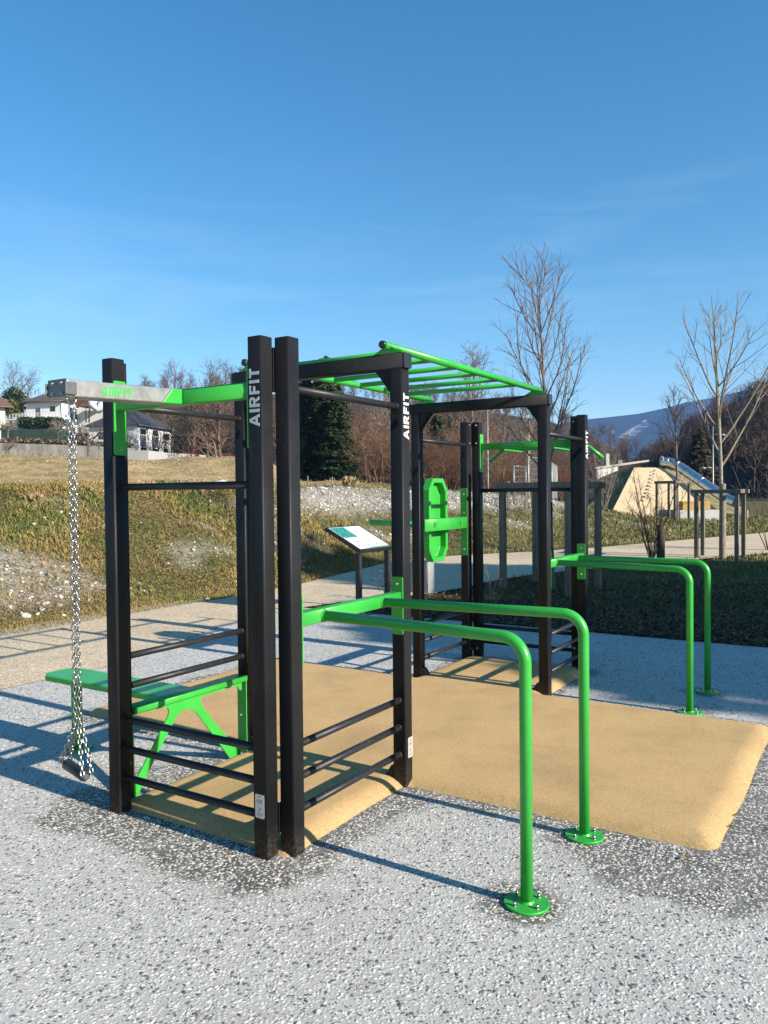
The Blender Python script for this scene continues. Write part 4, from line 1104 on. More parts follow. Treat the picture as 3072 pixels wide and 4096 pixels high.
# conifers
M['needle'] = leafy('spruce_needles', [(0.0, (0.014, 0.030, 0.011)), (0.5, (0.040, 0.068, 0.024)), (0.85, (0.078, 0.100, 0.040)), (1.0, (0.13, 0.11, 0.06))], 0.7, 0.3, 0.8)
def spruce(label, loc, H, Rm, seed, dens=1.0, group=None, power=0.85, mat=None, low=0.03):
    rg = np.random.default_rng(seed); o = empty('spruce_tree', loc)
    v, f = tubes_np([grow(rg, (0, 0, -0.1), (0, 0, 1), H, H*0.018, 0.01, 8, 0.005, 0)], 7); add('trunk', mesh_np('trunk', v, f, M['bark'], True), o)
    nb = int(300*dens); tt = low + (0.985-low)*rg.random(nb)**1.05; L = Rm*(1-tt)**power*(0.62+0.5*rg.random(nb)) + 0.12
    az = rg.random(nb)*6.28; K = 34; q = rg.random((nb, K))**0.75
    r_ = q*L[:, None]; dz = -0.22*r_ - 0.05*H*0.1*q**2 + 0.10*L[:, None]*q**3
    sp = (rg.random((nb, K))-0.5)*0.55*L[:, None]*(1-q*0.6)
    x = np.cos(az)[:, None]*r_ - np.sin(az)[:, None]*sp; y = np.sin(az)[:, None]*r_ + np.cos(az)[:, None]*sp; z = (tt*H)[:, None] + dz + rg.normal(size=(nb, K))*0.02*H*0.3
    pos = np.stack([x, y, z], -1).reshape(-1, 3); N = len(pos)
    tv = np.array([(-0.35, 0, 0), (0.35, 0, 0), (0.25, 1.0, -0.35), (-0.1, 1.15, -0.5), (0, 0.2, 0.30)]); tf_ = np.array([(0, 1, 2), (0, 2, 3), (4, 1, 3)])
    s = H*0.022*(0.7+0.7*rg.random(N))/math.sqrt(dens)
    v, f = scatter(tv, tf_, pos, s, np.repeat(az, K) - math.pi/2 + rg.normal(size=N)*0.7, rg.random(N)*0.5, rg.random(N)*6.28)
    add('crown', mesh_np('crown', v, f, mat or M['needle']), o)
    return tag(o, label, 'tree', group)
for dx, dyt, dep, Rm, seed, dens, lab in ((704, 768, 62, 2.5, 71, 1.7, 'tallest dark spruce behind the white gravel bank'), (664, 800, 64, 2.4, 72, 1.5, 'dark spruce half hidden behind the twin black posts'), (733, 850, 60, 2.0, 73, 1.3, 'lowest dark spruce of the group, on its right side')):
    p = at(dx, 1040, dep); zb = gz(p.x, p.y)-0.3; spruce(lab, (p.x, p.y, zb), at(dx, dyt, dep).z - zb, Rm, seed, dens, power=0.55)
p = at(946, 1040, 62); zb = gz(p.x, p.y)-0.3; spruce('small dark conifer seen below the rear portal beam', (p.x, p.y, zb), at(946, 893, 62).z - zb, 2.0, 74, 1.0, power=0.8)
p = at(1512, 1085, 90); spruce('brownish conifer beside the lamp post on the right', (p.x, p.y, gz(p.x, p.y)-0.3), 8.8, 2.6, 75, 0.8, power=0.8, mat=leafy('brown_conifer_needles', [(0, (0.035, 0.032, 0.015)), (0.6, (0.085, 0.070, 0.035)), (1, (0.15, 0.11, 0.06))]))

# ------------------------------------------------------------------ hills, mountain
def ridge(name, sky, d_front, d_ridge, mat, rows=34, cols=150, rough=0.05, z_front=None, seed=1, curve=0.8, back=1.25):
    sx = np.array([s[0] for s in sky], float); sy = np.array([s[1] for s in sky], float)
    dr_ = np.array([s[2] if len(s) > 2 else 1.0 for s in sky], float)
    X_, Q_ = np.meshgrid(np.linspace(sx[0], sx[-1], cols), np.linspace(0, 1, rows))
    k = np.interp(X_, sx, dr_); df_, dd = d_front*k, d_ridge*k
    top = at_np(X_, np.interp(X_, sx, sy), dd)[2]
    e = np.clip(Q_/0.85, 0, 1); e2 = np.clip((Q_-0.85)/0.15, 0, 1)
    dep = np.where(Q_ <= 0.85, df_ + (dd-df_)*e, dd*(1 + (back-1)*e2))
    bx, by, _ = at_np(X_, 1000 + 0*X_, dep)
    zf_ = terrain(bx, by) if z_front is None else z_front + 0*bx
    z = np.where(Q_ <= 0.85, zf_ - 1.5 + (top - zf_ + 1.5)*e**curve + (fbm(bx/dd*9, by/dd*9, seed, 5) - 0.5)*rough*top*np.sin(np.pi*np.minimum(e, 0.97)), top*(1 - 0.7*e2))
    V = np.stack([bx, by, z], -1).reshape(-1, 3)
    i = np.arange((rows-1)*(cols-1)); r_, c = i//(cols-1), i % (cols-1); a = r_*cols + c
    o = add(name, mesh_np(name, V, np.stack([a, a+1, a+cols+1, a+cols], -1), mat, True)); tag(o, kind='structure'); return o, V
t = NT('leafless_wood_floor')
f = t.noise(0.05, 6, 0.7); g = t.noise(0.5, 5, 0.75)
col = t.mix(0.55, t.ramp(f, [(0.3, (0.058, 0.042, 0.030)), (0.6, (0.095, 0.066, 0.046)), (0.75, (0.058, 0.052, 0.028))]), t.ramp(g, [(0.25, (0.024, 0.017, 0.013)), (0.75, (0.13, 0.095, 0.07))]))
t.bump(g, 1.0, 1.5); M['hill'] = t.done(col, 0.95, 0, 0.05)
hill1, HV1 = ridge('wooded_hill', [(-150, 935, 0.8), (200, 925, 0.8), (280, 890, 0.8), (380, 856, 0.8), (500, 846, 0.8), (700, 860, 0.85), (900, 880, 0.9), (1000, 886, 0.95), (1100, 898), (1200, 914), (1270, 937), (1337, 974), (1390, 1004), (1440, 1050)], 190, 420, M['hill'], seed=3)
hill2, HV2 = ridge('wooded_hill', [(1345, 1056, 1.9), (1400, 1006, 1.65), (1450, 978, 1.45), (1516, 936, 1.2), (1583, 900, 1.0), (1650, 868, 0.84), (1760, 822, 0.7), (1900, 760, 0.6)], 130, 300, M['hill'], cols=90, seed=5)
t = NT('limestone_mountain')
f = t.noise(0.004, 8, 0.7); n2 = t.noise(0.03, 6, 0.75); ck = t.attr('cliff')
wood = t.mix(0.5, t.ramp(f, [(0.3, (0.018, 0.026, 0.014)), (0.7, (0.040, 0.040, 0.024))]), t.ramp(n2, [(0.3, (0.010, 0.014, 0.009)), (0.7, (0.050, 0.048, 0.034))]))
rockc = t.ramp(n2, [(0.3, (0.16, 0.155, 0.15)), (0.6, (0.44, 0.43, 0.41))])
t.bump(n2, 1.0, 18); M['mountain'] = t.done(t.mix(t.math('MULTIPLY', ck, t.ramp(t.noise(0.022, 8, 0.8), [(0.47, 0.0), (0.55, 1.0)])), wood, rockc), 0.95, 0, 0.05)
mt, MV = ridge('mountain', [(1150, 925), (1270, 905), (1310, 901), (1380, 893), (1440, 880), (1480, 868), (1540, 858), (1600, 845), (1660, 832), (1760, 812)], 2100, 3000, M['mountain'], rows=90, cols=320, rough=0.20, z_front=-20, seed=9, curve=0.9)
# bare limestone cliffs on the mountain flank
ix, iy = img(MV); cl = np.zeros(len(MV))
for (x0, y0, x1, y1, hw_) in ((1350, 944, 1400, 912, 8.0), (1335, 950, 1355, 936, 4.0), (1318, 941, 1325, 930, 4.0)):
    d_ = np.array([x1-x0, y1-y0]); L = np.hypot(*d_); tq = ((ix-x0)*d_[0] + (iy-y0)*d_[1])/L**2; pd = np.abs((ix-x0)*d_[1] - (iy-y0)*d_[0])/L
    cl = np.maximum(cl, sstep(hw_+1.5, hw_-2, pd + 5*(fbm(ix*0.2, iy*0.2, 77)-0.5))*sstep(-0.05, 0.08, tq)*sstep(1.05, 0.92, tq))
a_ = mt.data.attributes.new('cliff', 'FLOAT', 'POINT'); a_.data.foreach_set('value', cl.astype(np.float32))

# ------------------------------------------------------------------ leafless woodland
def proto(seed, n1, n2, n3, H=1.0, thin=1.0, multi=1):
    rg = np.random.default_rng(seed); out = {}; tr = []
    for k in range(multi):
        az = rg.random()*6.28; sp = 0.35 if multi > 1 else 0.04
        tr.append(grow(rg, (0.04*math.cos(az)*multi, 0.04*math.sin(az)*multi, -0.03), (sp*math.cos(az), sp*math.sin(az), 1), H*(0.75+0.3*rg.random()), 0.016*thin, 0.003*thin, 5, 0.05, 0.01))
    for s in tr:
        limbs(rg, s, [dict(n=n1, t0=0.25, t1=0.97, a=lambda t: 50-20*t, L=lambda t: H*(0.10+0.36*(1-t)), r=0.0065*thin, m=4, w=0.12, tr=0.08),
                      dict(n=n2, t0=0.25, t1=0.97, a=lambda t: 38, L=lambda t: H*(0.08+0.10*(1-t)), r=0.0036*thin, m=3, w=0.14, tr=0.05),
                      dict(n=n3, t0=0.3, t1=0.95, a=lambda t: 40, L=lambda t: H*0.075, r=0.0026*thin, m=2, w=0.1, tr=0.0, tip=0.7)], 0, out)
    A = tubes_np(tr, 4); vs, fs, b = [A[0]], [A[1]], len(A[0])
    for l, L in out.items(): v, f = tubes_np(L, 3); vs.append(v); fs.append(f+b); b += len(v)
    return np.concatenate(vs), np.concatenate(fs)
def wood_mat(name, stops):
    t = NT(name); f = t.noise(0.22, 4, 0.6); return t.done(t.ramp(f, stops), 0.9, 0, 0.1)
M['wood'] = wood_mat('leafless_woodland', [(0.25, (0.060, 0.045, 0.034)), (0.5, (0.115, 0.078, 0.058)), (0.7, (0.17, 0.125, 0.085))])
M['thicket'] = wood_mat('reddish_thicket', [(0.25, (0.070, 0.042, 0.032)), (0.5, (0.155, 0.085, 0.060)), (0.7, (0.20, 0.135, 0.085))])
PF_ = [proto(100+k, 13, 5, 2, thin=1.5) for k in range(3)]           # far trees
PT_ = [proto(120+k, 8, 7, 3, thin=0.8, multi=6) for k in range(3)]   # thicket shrubs
def wood(name, mat, protos, pts, hs):
    parts = []
    for k, pr in enumerate(protos):
        ii = np.arange(k, len(pts), len(protos)); h = hs[ii]
        parts.append(scatter(pr[0], pr[1], pts[ii], np.stack([h*(0.8+0.4*rng.random(len(ii))), h*(0.8+0.4*rng.random(len(ii))), h], -1), rng.random(len(ii))*6.28))
    return stuff(name, mat, parts)
# reddish thicket behind the track
pts, hs = [], []
for k in range(120):
    dx = 745 + 600*rng.random(); dep = 48 + 34*rng.random(); b = at(dx, 1040, dep)
    if dx < 815: dep = 68 + 20*rng.random(); b = at(dx, 1040, dep)
    if dx > 1260: dep += 25; b = at(dx, 1040, dep)
    pts.append((b.x, b.y, gz(b.x, b.y)-0.2)); hs.append((2.6 + 3.4*rng.random())*(0.7 if dx > 1050 else 1.0))
wood('thicket', M['thicket'], PT_, np.array(pts), np.array(hs))
# wood behind the houses, on the slope and over both hills
pts, hs = [], []
for k in range(90):
    dx = 390 + 640*rng.random()**0.9; dep = 95 + 90*rng.random(); b = at(dx, 1000, dep); pts.append((b.x, b.y, gz(b.x, b.y)-0.3)); hs.append(8 + 5*rng.random())
for k in range(16):
    dx = 225 + 200*rng.random(); dep = 185 + 40*rng.random(); b = at(dx, 950, dep); pts.append((b.x, b.y, gz(b.x, b.y)-0.3)); hs.append(9 + 7*rng.random())
for HV, n in ((HV1, 330), (HV2, 420)):
    jj = rng.integers(0, int(len(HV)*0.86), n); jj = jj[img(HV[jj])[0] > 215]
    for j in jj: pts.append((HV[j, 0]+rng.normal()*3, HV[j, 1]+rng.normal()*3, HV[j, 2]-0.5)); hs.append(6.5 + 5*rng.random())
wood('woodland', M['wood'], PF_, np.array(pts), np.array(hs))
pts, hs = [], []
for k in range(46):
    dx = 385 + 150*rng.random(); dep = 128 + 40*rng.random(); b = at(dx, 990, dep); pts.append((b.x, b.y, gz(b.x, b.y)-0.3)); hs.append(7 + 5*rng.random())
M['ivy_wood'] = wood_mat('dark_ivy_clad_wood', [(0.25, (0.026, 0.024, 0.016)), (0.5, (0.050, 0.042, 0.028)), (0.7, (0.085, 0.070, 0.045))])
wood('dark_wood', M['ivy_wood'], PF_, np.array(pts), np.array(hs))
# single bare trees that stand out against the sky
for dx, dyt, dep, seed, lab in ((1010, 772, 70, 201, 'spreading bare tree between the two portal beams'), (370, 803, 150, 202, 'bare tree on the skyline above the dark-roofed house'), (455, 800, 140, 203, 'bare tree on the skyline left of the twin black posts'),
                           (20, 800, 175, 204, 'bare tree above the roof at the left edge'), (52, 812, 178, 205, 'thin bare tree left of the brown-roofed house'), (820, 860, 58, 206, 'pale-stemmed bare tree right of the spruces'), (1085, 870, 85, 207, 'slender bare tree right of the rear twin posts'), (1047, 884, 72, 208, 'orange-brown willow seen between the rear posts')):
    b = at(dx, 1000, dep); z0_ = gz(b.x, b.y)-0.3; H_ = at(dx, dyt, dep).z - z0_
    rg = np.random.default_rng(seed); o = empty('bare_tree', (b.x, b.y, z0_)); tag(o, lab, 'tree', 'bare trees on the slope'); out = {}
    tr = grow(rg, (0, 0, 0), (0.02, 0, 1), H_, H_*0.016, H_*0.002, 8, 0.03, 0)
    limbs(rg, tr, [dict(n=17, t0=0.25, t1=0.97, a=lambda t: 55-22*t, L=lambda t: H_*(0.10+0.38*(1-t)), r=H_*0.006, m=6, w=0.10, tr=0.07),
                   dict(n=7, t0=0.2, t1=0.97, a=lambda t: 40, L=lambda t: H_*(0.07+0.10*(1-t)), r=H_*0.0028, m=4, w=0.12, tr=0.05),
                   dict(n=3, t0=0.2, t1=0.97, a=lambda t: 40, L=lambda t: H_*0.06, r=H_*0.0019, m=3, w=0.12, tr=0.03, tip=0.7)], 0, out)
    v, f = tubes_np([tr], 6); add('trunk', mesh_np('trunk', v, f, M['bark'], True), o)
    vs, fs, b_ = [], [], 0
    for l, L in out.items(): v, f = tubes_np(L, 3); vs.append(v); fs.append(f+b_); b_ += len(v)
    add('crown', mesh_np('crown', np.concatenate(vs), np.concatenate(fs), {206: M['twig_pale'], 208: M['twig_orange']}.get(seed, M['twig']), True), o)

# ================================================================== stakes, board, cabinet, lamps, fences
M['stake'] = NT('weathered_timber'); t = M['stake']
mpn = t.n('ShaderNodeMapping'); mpn.inputs['Scale'].default_value = (30, 30, 3); t.l(t.pos(), mpn.inputs['Vector'])
f = t.noise(1.0, 6, 0.7, vec=mpn.outputs[0]); t.bump(f, 0.5, 0.006)
M['stake'] = t.done(t.ramp(f, [(0.25, (0.085, 0.072, 0.060)), (0.55, (0.175, 0.150, 0.125)), (0.8, (0.28, 0.235, 0.185))]), 0.85, 0, 0.15)
M['fresh_wood'] = simple('fresh_sawn_timber', (0.34, 0.225, 0.125), 0.8, var=0.25, scale=12)
def stake_frame(label, cs, h, rail_t, w, sl, over=0.14):
    cx, cy = sum(c[0] for c in cs)/len(cs), sum(c[1] for c in cs)/len(cs); z = gz(cx, cy)
    o = empty('tree_stake_frame', (cx, cy, z)); tag(o, label, 'tree stakes', 'tree stake frames')
    ang = math.atan2(cs[1][1]-cs[0][1], cs[1][0]-cs[0][0])
    for c in cs:
        m = MB(); m.box((-w/2, -w/2, -0.1), (w/2, w/2, h)); m.build('stake', M['stake'], o, (c[0]-cx, c[1]-cy, 0), (0, 0, ang), bevel=0.008)
    for k, (i, j) in enumerate(sl):
        a = Vector((cs[i][0]-cx, cs[i][1]-cy, 0)); b = Vector((cs[j][0]-cx, cs[j][1]-cy, 0)); d = (b-a); L = d.length; an = math.atan2(d.y, d.x)
        zz = h + 0.002 + (k % 2)*0.004
        m = MB(); m.box((-over if k % 2 == 0 else w*0.55, -w*0.5, zz), (L+over if k % 2 == 0 else L-w*0.55, w*0.5, zz+rail_t)); m.build('cross_rail', M['stake'], o, a, (0, 0, an), bevel=0.008)
    return o
sf = stake_frame('weathered timber stakes with cross rails round the near young tree', [(2.16, 14.30), (2.95, 15.30), (3.88, 14.25), (3.08, 13.12)], 1.83, 0.115, 0.105, [(3, 0), (0, 1), (1, 2), (2, 3)])
m = MB(); m.tube([(tx-3.02+0.0, -0.10, 0.0), (tx-3.02, -0.10, 1.6)], 0.02, 8); m.build('watering_pipe', M['rubber'], sf)
stake_frame('grey timber stakes with cross rails round the pale tree at right', [(8.17, 20.55), (8.62, 21.25), (9.36, 20.45), (8.78, 19.55)], 1.70, 0.10, 0.10, [(3, 0), (0, 1), (1, 2), (2, 3)])
q = [at(1419, 1128, 42), at(1445, 1126, 43.5), at(1488, 1130, 42.2), at(1458, 1132, 40.8)]
stake_frame('small far timber stakes in front of the yellow climbing slope', [(a.x, a.y) for a in q], 2.05, 0.14, 0.12, [(3, 0), (0, 1), (1, 2), (2, 3)])
q = [at(1099, 1112, 30), at(1137, 1116, 30), at(1112, 1108, 31.5), at(1150, 1110, 31.5)]
stake_frame('pale timber stakes round a small tree behind the near stakes', [(a.x, a.y) for a in q], 1.05, 0.09, 0.10, [])
# reed mat wrapped round the right tree
m = MB(); m.tube([(0, 0, 0.0), (0, 0, 0.9), (0, 0, 1.95)], [0.092, 0.086, 0.078], 14, False); o = m.build('trunk_wrap', M['twig_pale'], None, (8.73, 20.25, gz(8.73, 20.25)))
tag(o, 'pale reed matting wrapped round the trunk of the right tree', 'trunk wrap')
p = at(1427, 1210, 20.0); rg = np.random.default_rng(3)
m = MB(); m.tube([(0, 0, -0.05), (0.01, 0, 0.45), (0.0, 0, 0.92)], [0.105, 0.098, 0.094], 12); o = m.build('timber_post', M['twig_dark'], None, (p.x, p.y, gz(p.x, p.y)), bevel=0.01)
tag(o, 'short round dark timber post standing among the shrub stems', 'post')

# information board
ib = empty('information_board', (-0.37, 11.2, 0), -TH)
tag(ib, 'black steel information board with tilted printed panel beside the path', 'information board')
M['black_steel'] = simple('black_steel', (0.026, 0.025, 0.028), 0.5, 0.2, var=0.15)
for y in (0, 0.77):
    m = MB(); m.box((-0.038, y-0.03, 0), (0.038, y+0.03, 0.905)); m.build('leg', M['black_steel'], ib, bevel=0.003)
m = MB(); m.box((-0.05, -0.04, 0.0), (0.05, 0.81, 0.012)); m.build('base_bar', M['black_steel'], ib)
tl = math.atan2(0.30, 0.58)
ex, ey, ez = Vector((-math.cos(tl), 0, math.sin(tl))), Vector((0, 1, 0)), Vector((math.sin(tl), 0, math.cos(tl)))
o0 = Vector((0.045, -0.045, 0.905))
m = MB(); m.prism([(0, 0), (0.70, 0), (0.70, 0.86), (0, 0.86)], o0, ex, ey, ez*0.055); tray = m.build('tray', M['black_steel'], ib, bevel=0.004)
M['panel_white'] = simple('white_panel_print', (0.66, 0.68, 0.70), 0.3, var=0.04, scale=20)
M['panel_teal'] = simple('teal_panel_print', (0.03, 0.20, 0.17), 0.4, var=0.5, scale=22)
M['panel_green'] = simple('green_panel_print', (0.02, 0.28, 0.14), 0.4, var=0.1)
def patch(nm, a0, a1, b0, b1, lift, mat, par):
    m = MB(); m.prism([(a0, b0), (a1, b0), (a1, b1), (a0, b1)], o0 + ez*(0.055+lift), ex, ey, ez*0.0008); return m.build(nm, mat, par)
pn = patch('printed_panel', 0.035, 0.665, 0.035, 0.825, 0.0012, M['panel_white'], tray)
patch('picture', 0.36, 0.655, 0.045, 0.40, 0.0030, M['panel_teal'], pn)
patch('rule', 0.350, 0.355, 0.06, 0.80, 0.0030, M['panel_teal'], pn)
patch('band', 0.038, 0.062, 0.30, 0.822, 0.0030, M['panel_green'], pn)
for k in range(6):
    patch('text_line', 0.10+0.002*k, 0.135, 0.10+0.118*k, 0.13+0.118*k, 0.0030, M['ink'], pn)
for k in range(3): patch('text_line', 0.24+k*0.022, 0.246+k*0.022, 0.45, 0.62, 0.0030, M['ink'], pn)
for k in range(5): patch('text_line', 0.42+k*0.022, 0.425+k*0.022, 0.68, 0.80, 0.0030, M['ink'], pn)
patch('text_line', 0.22, 0.235, 0.12, 0.26, 0.0030, M['ink'], pn)
# grey cabinet
M['cabinet'] = simple('grey_cabinet_paint', (0.25, 0.26, 0.265), 0.5, var=0.05)
p = at(922, 1283, 13.9); cb = empty('service_cabinet', (p.x-0.07, p.y, gz(p.x, p.y)), -TH)
tag(cb, 'small grey service cabinet beside the path behind the rear-left posts', 'cabinet')
m = MB(); m.box((-0.17, -0.12, -0.02), (0.17, 0.12, 0.58)); m.build('body', M['cabinet'], cb, bevel=0.008)
m = MB(); m.box((-0.185, -0.135, 0.581), (0.185, 0.135, 0.605)); m.build('lid', M['cabinet'], cb, bevel=0.006)
m = MB(); m.box((-0.15, -0.126, 0.05), (0.15, -0.1205, 0.55)); m.build('door', M['cabinet'], cb, bevel=0.003)
# lamp posts
M['galv'] = simple('galvanised_pole', (0.24, 0.245, 0.25), 0.5, 0.6, var=0.1)
def lamp(label, dx, dyb, dep, H, arm):
    p = at(dx, dyb, dep); o = empty('lamp_post', (p.x, p.y, gz(p.x, p.y))); tag(o, label, 'lamp post', 'lamp posts')
    m = MB(); m.tube([(0, 0, -0.1), (0, 0, 0.9), (0, 0, H)], [0.075, 0.06, 0.045], 10); m.build('pole', M['galv'], o)
    for k, (h, s) in enumerate(arm):
        m = MB(); m.tube([(0, 0, h), (s*0.3, 0, h+0.06), (s*0.62, 0, h+0.05)], [0.03, 0.03, 0.025], 8); m.build('arm', M['galv'], o)
        m = MB(); m.tube([(s*0.68, 0, h+0.09), (s*0.68, 0, h+0.02), (s*0.68, 0, h-0.06)], [0.06, 0.19, 0.16], 14); m.build('lantern', M['cabinet'], o)
lamp('tall thin lamp post on the right in front of the dark wooded hill', 1540, 1075, 55, 6.2, ((3.3, -1), (5.6, 1)))
lamp('thin grey lamp post seen between the rear posts', 1054, 1055, 47, 5.6, ((5.4, 1),))
# wire fence panels
def wire_panel(label, a, b, h, foot=True):
    d = Vector((b[0]-a[0], b[1]-a[1], 0)); L = d.length; o = empty('wire_fence_panel', (a[0], a[1], gz(*a)), math.atan2(d.y, d.x))
    tag(o, label, 'fence panel', 'wire fence panels')
    for x in (0, L):
        m = MB(); m.cyl((x, 0, 0), (x, 0, h), 0.03, 8); m.build('post', M['galv'], o)
    m = MB()
    for k in range(int(L/0.11)): m.cyl((0.08+k*0.11, 0, 0.12), (0.08+k*0.11, 0, h-0.06), 0.006, 4, cap=False)
    for k in range(int(h/0.25)): m.cyl((0, 0, 0.12+k*0.25), (L, 0, 0.12+k*0.25), 0.007, 4, cap=False)
    o2 = m.build('wire_mesh', M['galv'], o); o2['kind'] = 'stuff'
    m = MB(); m.cyl((0, 0, h-0.03), (L, 0, h-0.03), 0.022, 6); m.build('top_rail', M['galv'], o)
def pp(dx, dep): q = at(dx, 1050, dep); return (q.x, q.y)
wire_panel('leaning wire fence panel left of the near right portal post', pp(1141, 35), pp(1172, 36.5), 1.9)
wire_panel('low wire fence panel just above the stake frame', pp(1110, 35), pp(1136, 35.5), 1.35)
wire_panel('wire fence panel right of the near right portal post', pp(1192, 36), pp(1203, 40), 1.8)
# slim pasture posts along the track
for k, (dx, lab) in enumerate(((665, 'thin fence post beside the track, first right of the twin posts'), (718, 'thin fence post beside the track below the spruces'), (768, 'thin fence post beside the track behind the dry tuft'), (610, 'thin fence post at the foot of the dry slope, right'), (592, 'thin fence post at the foot of the dry slope, left'))):
    q = at(dx, 1050, 33); m = MB(); m.cyl((0, 0, -0.1), (0, 0, 0.62), 0.03, 6); tag(m.build('fence_post', M['stake'], None, (q.x, q.y, gz(q.x, q.y))), lab, 'post', 'fence posts by the track')

# ================================================================== climbing mound with slide
DM = 47.0
mo = empty('climbing_mound', at(1435, 1121, 46)); mo.location.z = gz(mo.location.x, mo.location.y)
tag(mo, 'sand-yellow climbing slope on a grassy mound with grips and a white plinth', 'climbing mound')
org = mo.location.copy()
def mp_(dx, dy, dep): return at(dx, dy, dep) - org
M['yellow'] = simple('sand_yellow_rubber', (0.50, 0.385, 0.235), 0.85, var=0.10, scale=2.0, bump=0.2, bscale=40)
M['plinth'] = simple('white_concrete', (0.42, 0.41, 0.385), 0.8, var=0.08, scale=2)
M['mound_grass'] = simple('mound_turf', (0.15, 0.125, 0.058), 0.9, var=0.5, scale=2.5, bump=0.6, bscale=14)
yp = [mp_(1313, 1123, 45.2), mp_(1470, 1123, 45.2), mp_(1556, 1106, 46.0), mp_(1509, 1068, 47.2), mp_(1458, 1029, 48.6), mp_(1429, 1010, 49.2), mp_(1370, 1010, 49.2)]
m = MB(); c = sum(yp, Vector())/len(yp)
for i in range(len(yp)): m.poly([c, yp[i], yp[(i+1) % len(yp)]])
bk = [q + Vector((0, 2.2, -0.6)) for q in yp]
for i in range(len(yp)): m.poly([yp[(i+1) % len(yp)], yp[i], bk[i], bk[(i+1) % len(yp)]])
m.build('climbing_slope', M['yellow'], mo)
gl = [mp_(1312, 1124, 45.4), mp_(1369, 1011, 49.3), mp_(1330, 1018, 50.5), mp_(1290, 1035, 51), mp_(1235, 1070, 51), mp_(1215, 1110, 50), mp_(1240, 1121, 47), mp_(1280, 1123, 46)]
m = MB(); c = mp_(1300, 1065, 49.0)
for i in range(len(gl)): m.poly([c, gl[i], gl[(i+1) % len(gl)]])
m.build('turf_flank', M['mound_grass'], mo)
gr = [mp_(1429, 1011, 49.3), mp_(1458, 1030, 48.7), mp_(1509, 1069, 47.3), mp_(1556, 1107, 46.1), mp_(1610, 1112, 47), mp_(1600, 1090, 52), mp_(1500, 1030, 53)]
m = MB(); c = mp_(1510, 1060, 49.5)
for i in range(len(gr)): m.poly([c, gr[i], gr[(i+1) % len(gr)]])
m.build('earth_flank', M['mound_grass'], mo)
tp = [mp_(1330, 1018, 50.5), mp_(1369, 1010.5, 49.3), mp_(1429, 1010.5, 49.3), mp_(1500, 1030, 53), mp_(1440, 1012, 55), mp_(1340, 1016, 55)]
m = MB(); m.poly(tp); m.build('turf_top', M['mound_grass'], mo)
m = MB(); a = mp_(1469, 1122, 44.6); b = mp_(1554, 1122, 44.6); m.box((a.x, a.y, -0.1), (b.x, b.y+0.9, mp_(1500, 1102, 44.6).z)); m.build('plinth', M['plinth'], mo, bevel=0.02)
M['ochre'] = simple('ochre_rubber', (0.40, 0.25, 0.07), 0.85, var=0.08)
m = MB(); m.box((a.x+0.2, a.y+0.15, mp_(1500, 1102, 44.6).z+0.002), (b.x-0.45, b.y+0.8, mp_(1500, 1083, 44.6).z)); m.build('step', M['ochre'], mo, bevel=0.03)
for k in range(9):
    for s_ in (0, 1):
        q = k/8; dx = 1415 - 15*q - s_*7*(1-q) - s_*2; dy = 1016 + 58*q + s_*4; p0 = mp_(dx, dy, 48.9-2.4*q)
        m = MB(); m.tube([p0 + Vector((-0.07, -0.02, 0)), p0 + Vector((0, -0.10, 0.03)), p0 + Vector((0.07, -0.02, 0))], 0.035, 6); m.build('climbing_grip', M['plinth'], mo)
# tube slide
so = empty('tube_slide', at(1560, 1100, 46)); so.location.z = gz(so.location.x, so.location.y); org = so.location.copy()
tag(so, 'shiny stainless steel tube slide running down the right side of the mound', 'slide')
M['chrome'] = simple('polished_steel', (0.62, 0.62, 0.615), 0.34, 1.0, var=0.06, scale=3)
path_ = [mp_(1430, 997, 49.3), mp_(1450, 1000, 49.0), mp_(1470, 1010, 48.6), mp_(1543, 1060, 46.6), mp_(1570, 1078, 46.0), mp_(1588, 1085, 45.6)]
m = MB(); m.tube(bend(path_, 0.5, 4), 0.31, 22, False); m.tube(bend(path_, 0.5, 4), 0.297, 22, False); m.build('tube', M['chrome'], so)
for q in (0.18, 0.42, 0.66, 0.9):
    i = q*(len(path_)-2); k = int(i); c = path_[k] + (path_[k+1]-path_[k])*(i-k); d = (path_[k+1]-path_[k]).normalized()
    m = MB(); m.cyl(c-d*0.02, c+d*0.02, 0.33, 22); m.build('flange_ring', M['chrome'], so)
m = MB(); e = path_[0]; m.cyl(e-Vector((0.05, 0, 0)), e+Vector((0.0, 0, 0)), 0.35, 20); m.build('mouth_ring', M['plinth'], so)
p1, p2 = mp_(1588, 1089, 45.4), mp_(1618, 1101, 44.9)
m = MB(); m.prism([(-0.3, 0.16), (-0.3, 0.10), (-0.18, 0), (0.18, 0), (0.3, 0.10), (0.3, 0.16), (0.26, 0.16), (0.26, 0.12), (0.16, 0.03), (-0.16, 0.03), (-0.26, 0.12), (-0.26, 0.16)], p1, (0.3, 0.95, 0), (0, 0, 1), p2-p1); m.build('run_out', M['chrome'], so)
m = MB(); m.cyl(p2+Vector((0, 0.2, 0)), (p2.x, p2.y+0.2, -0.1), 0.04, 8); m.build('foot', M['plinth'], so)
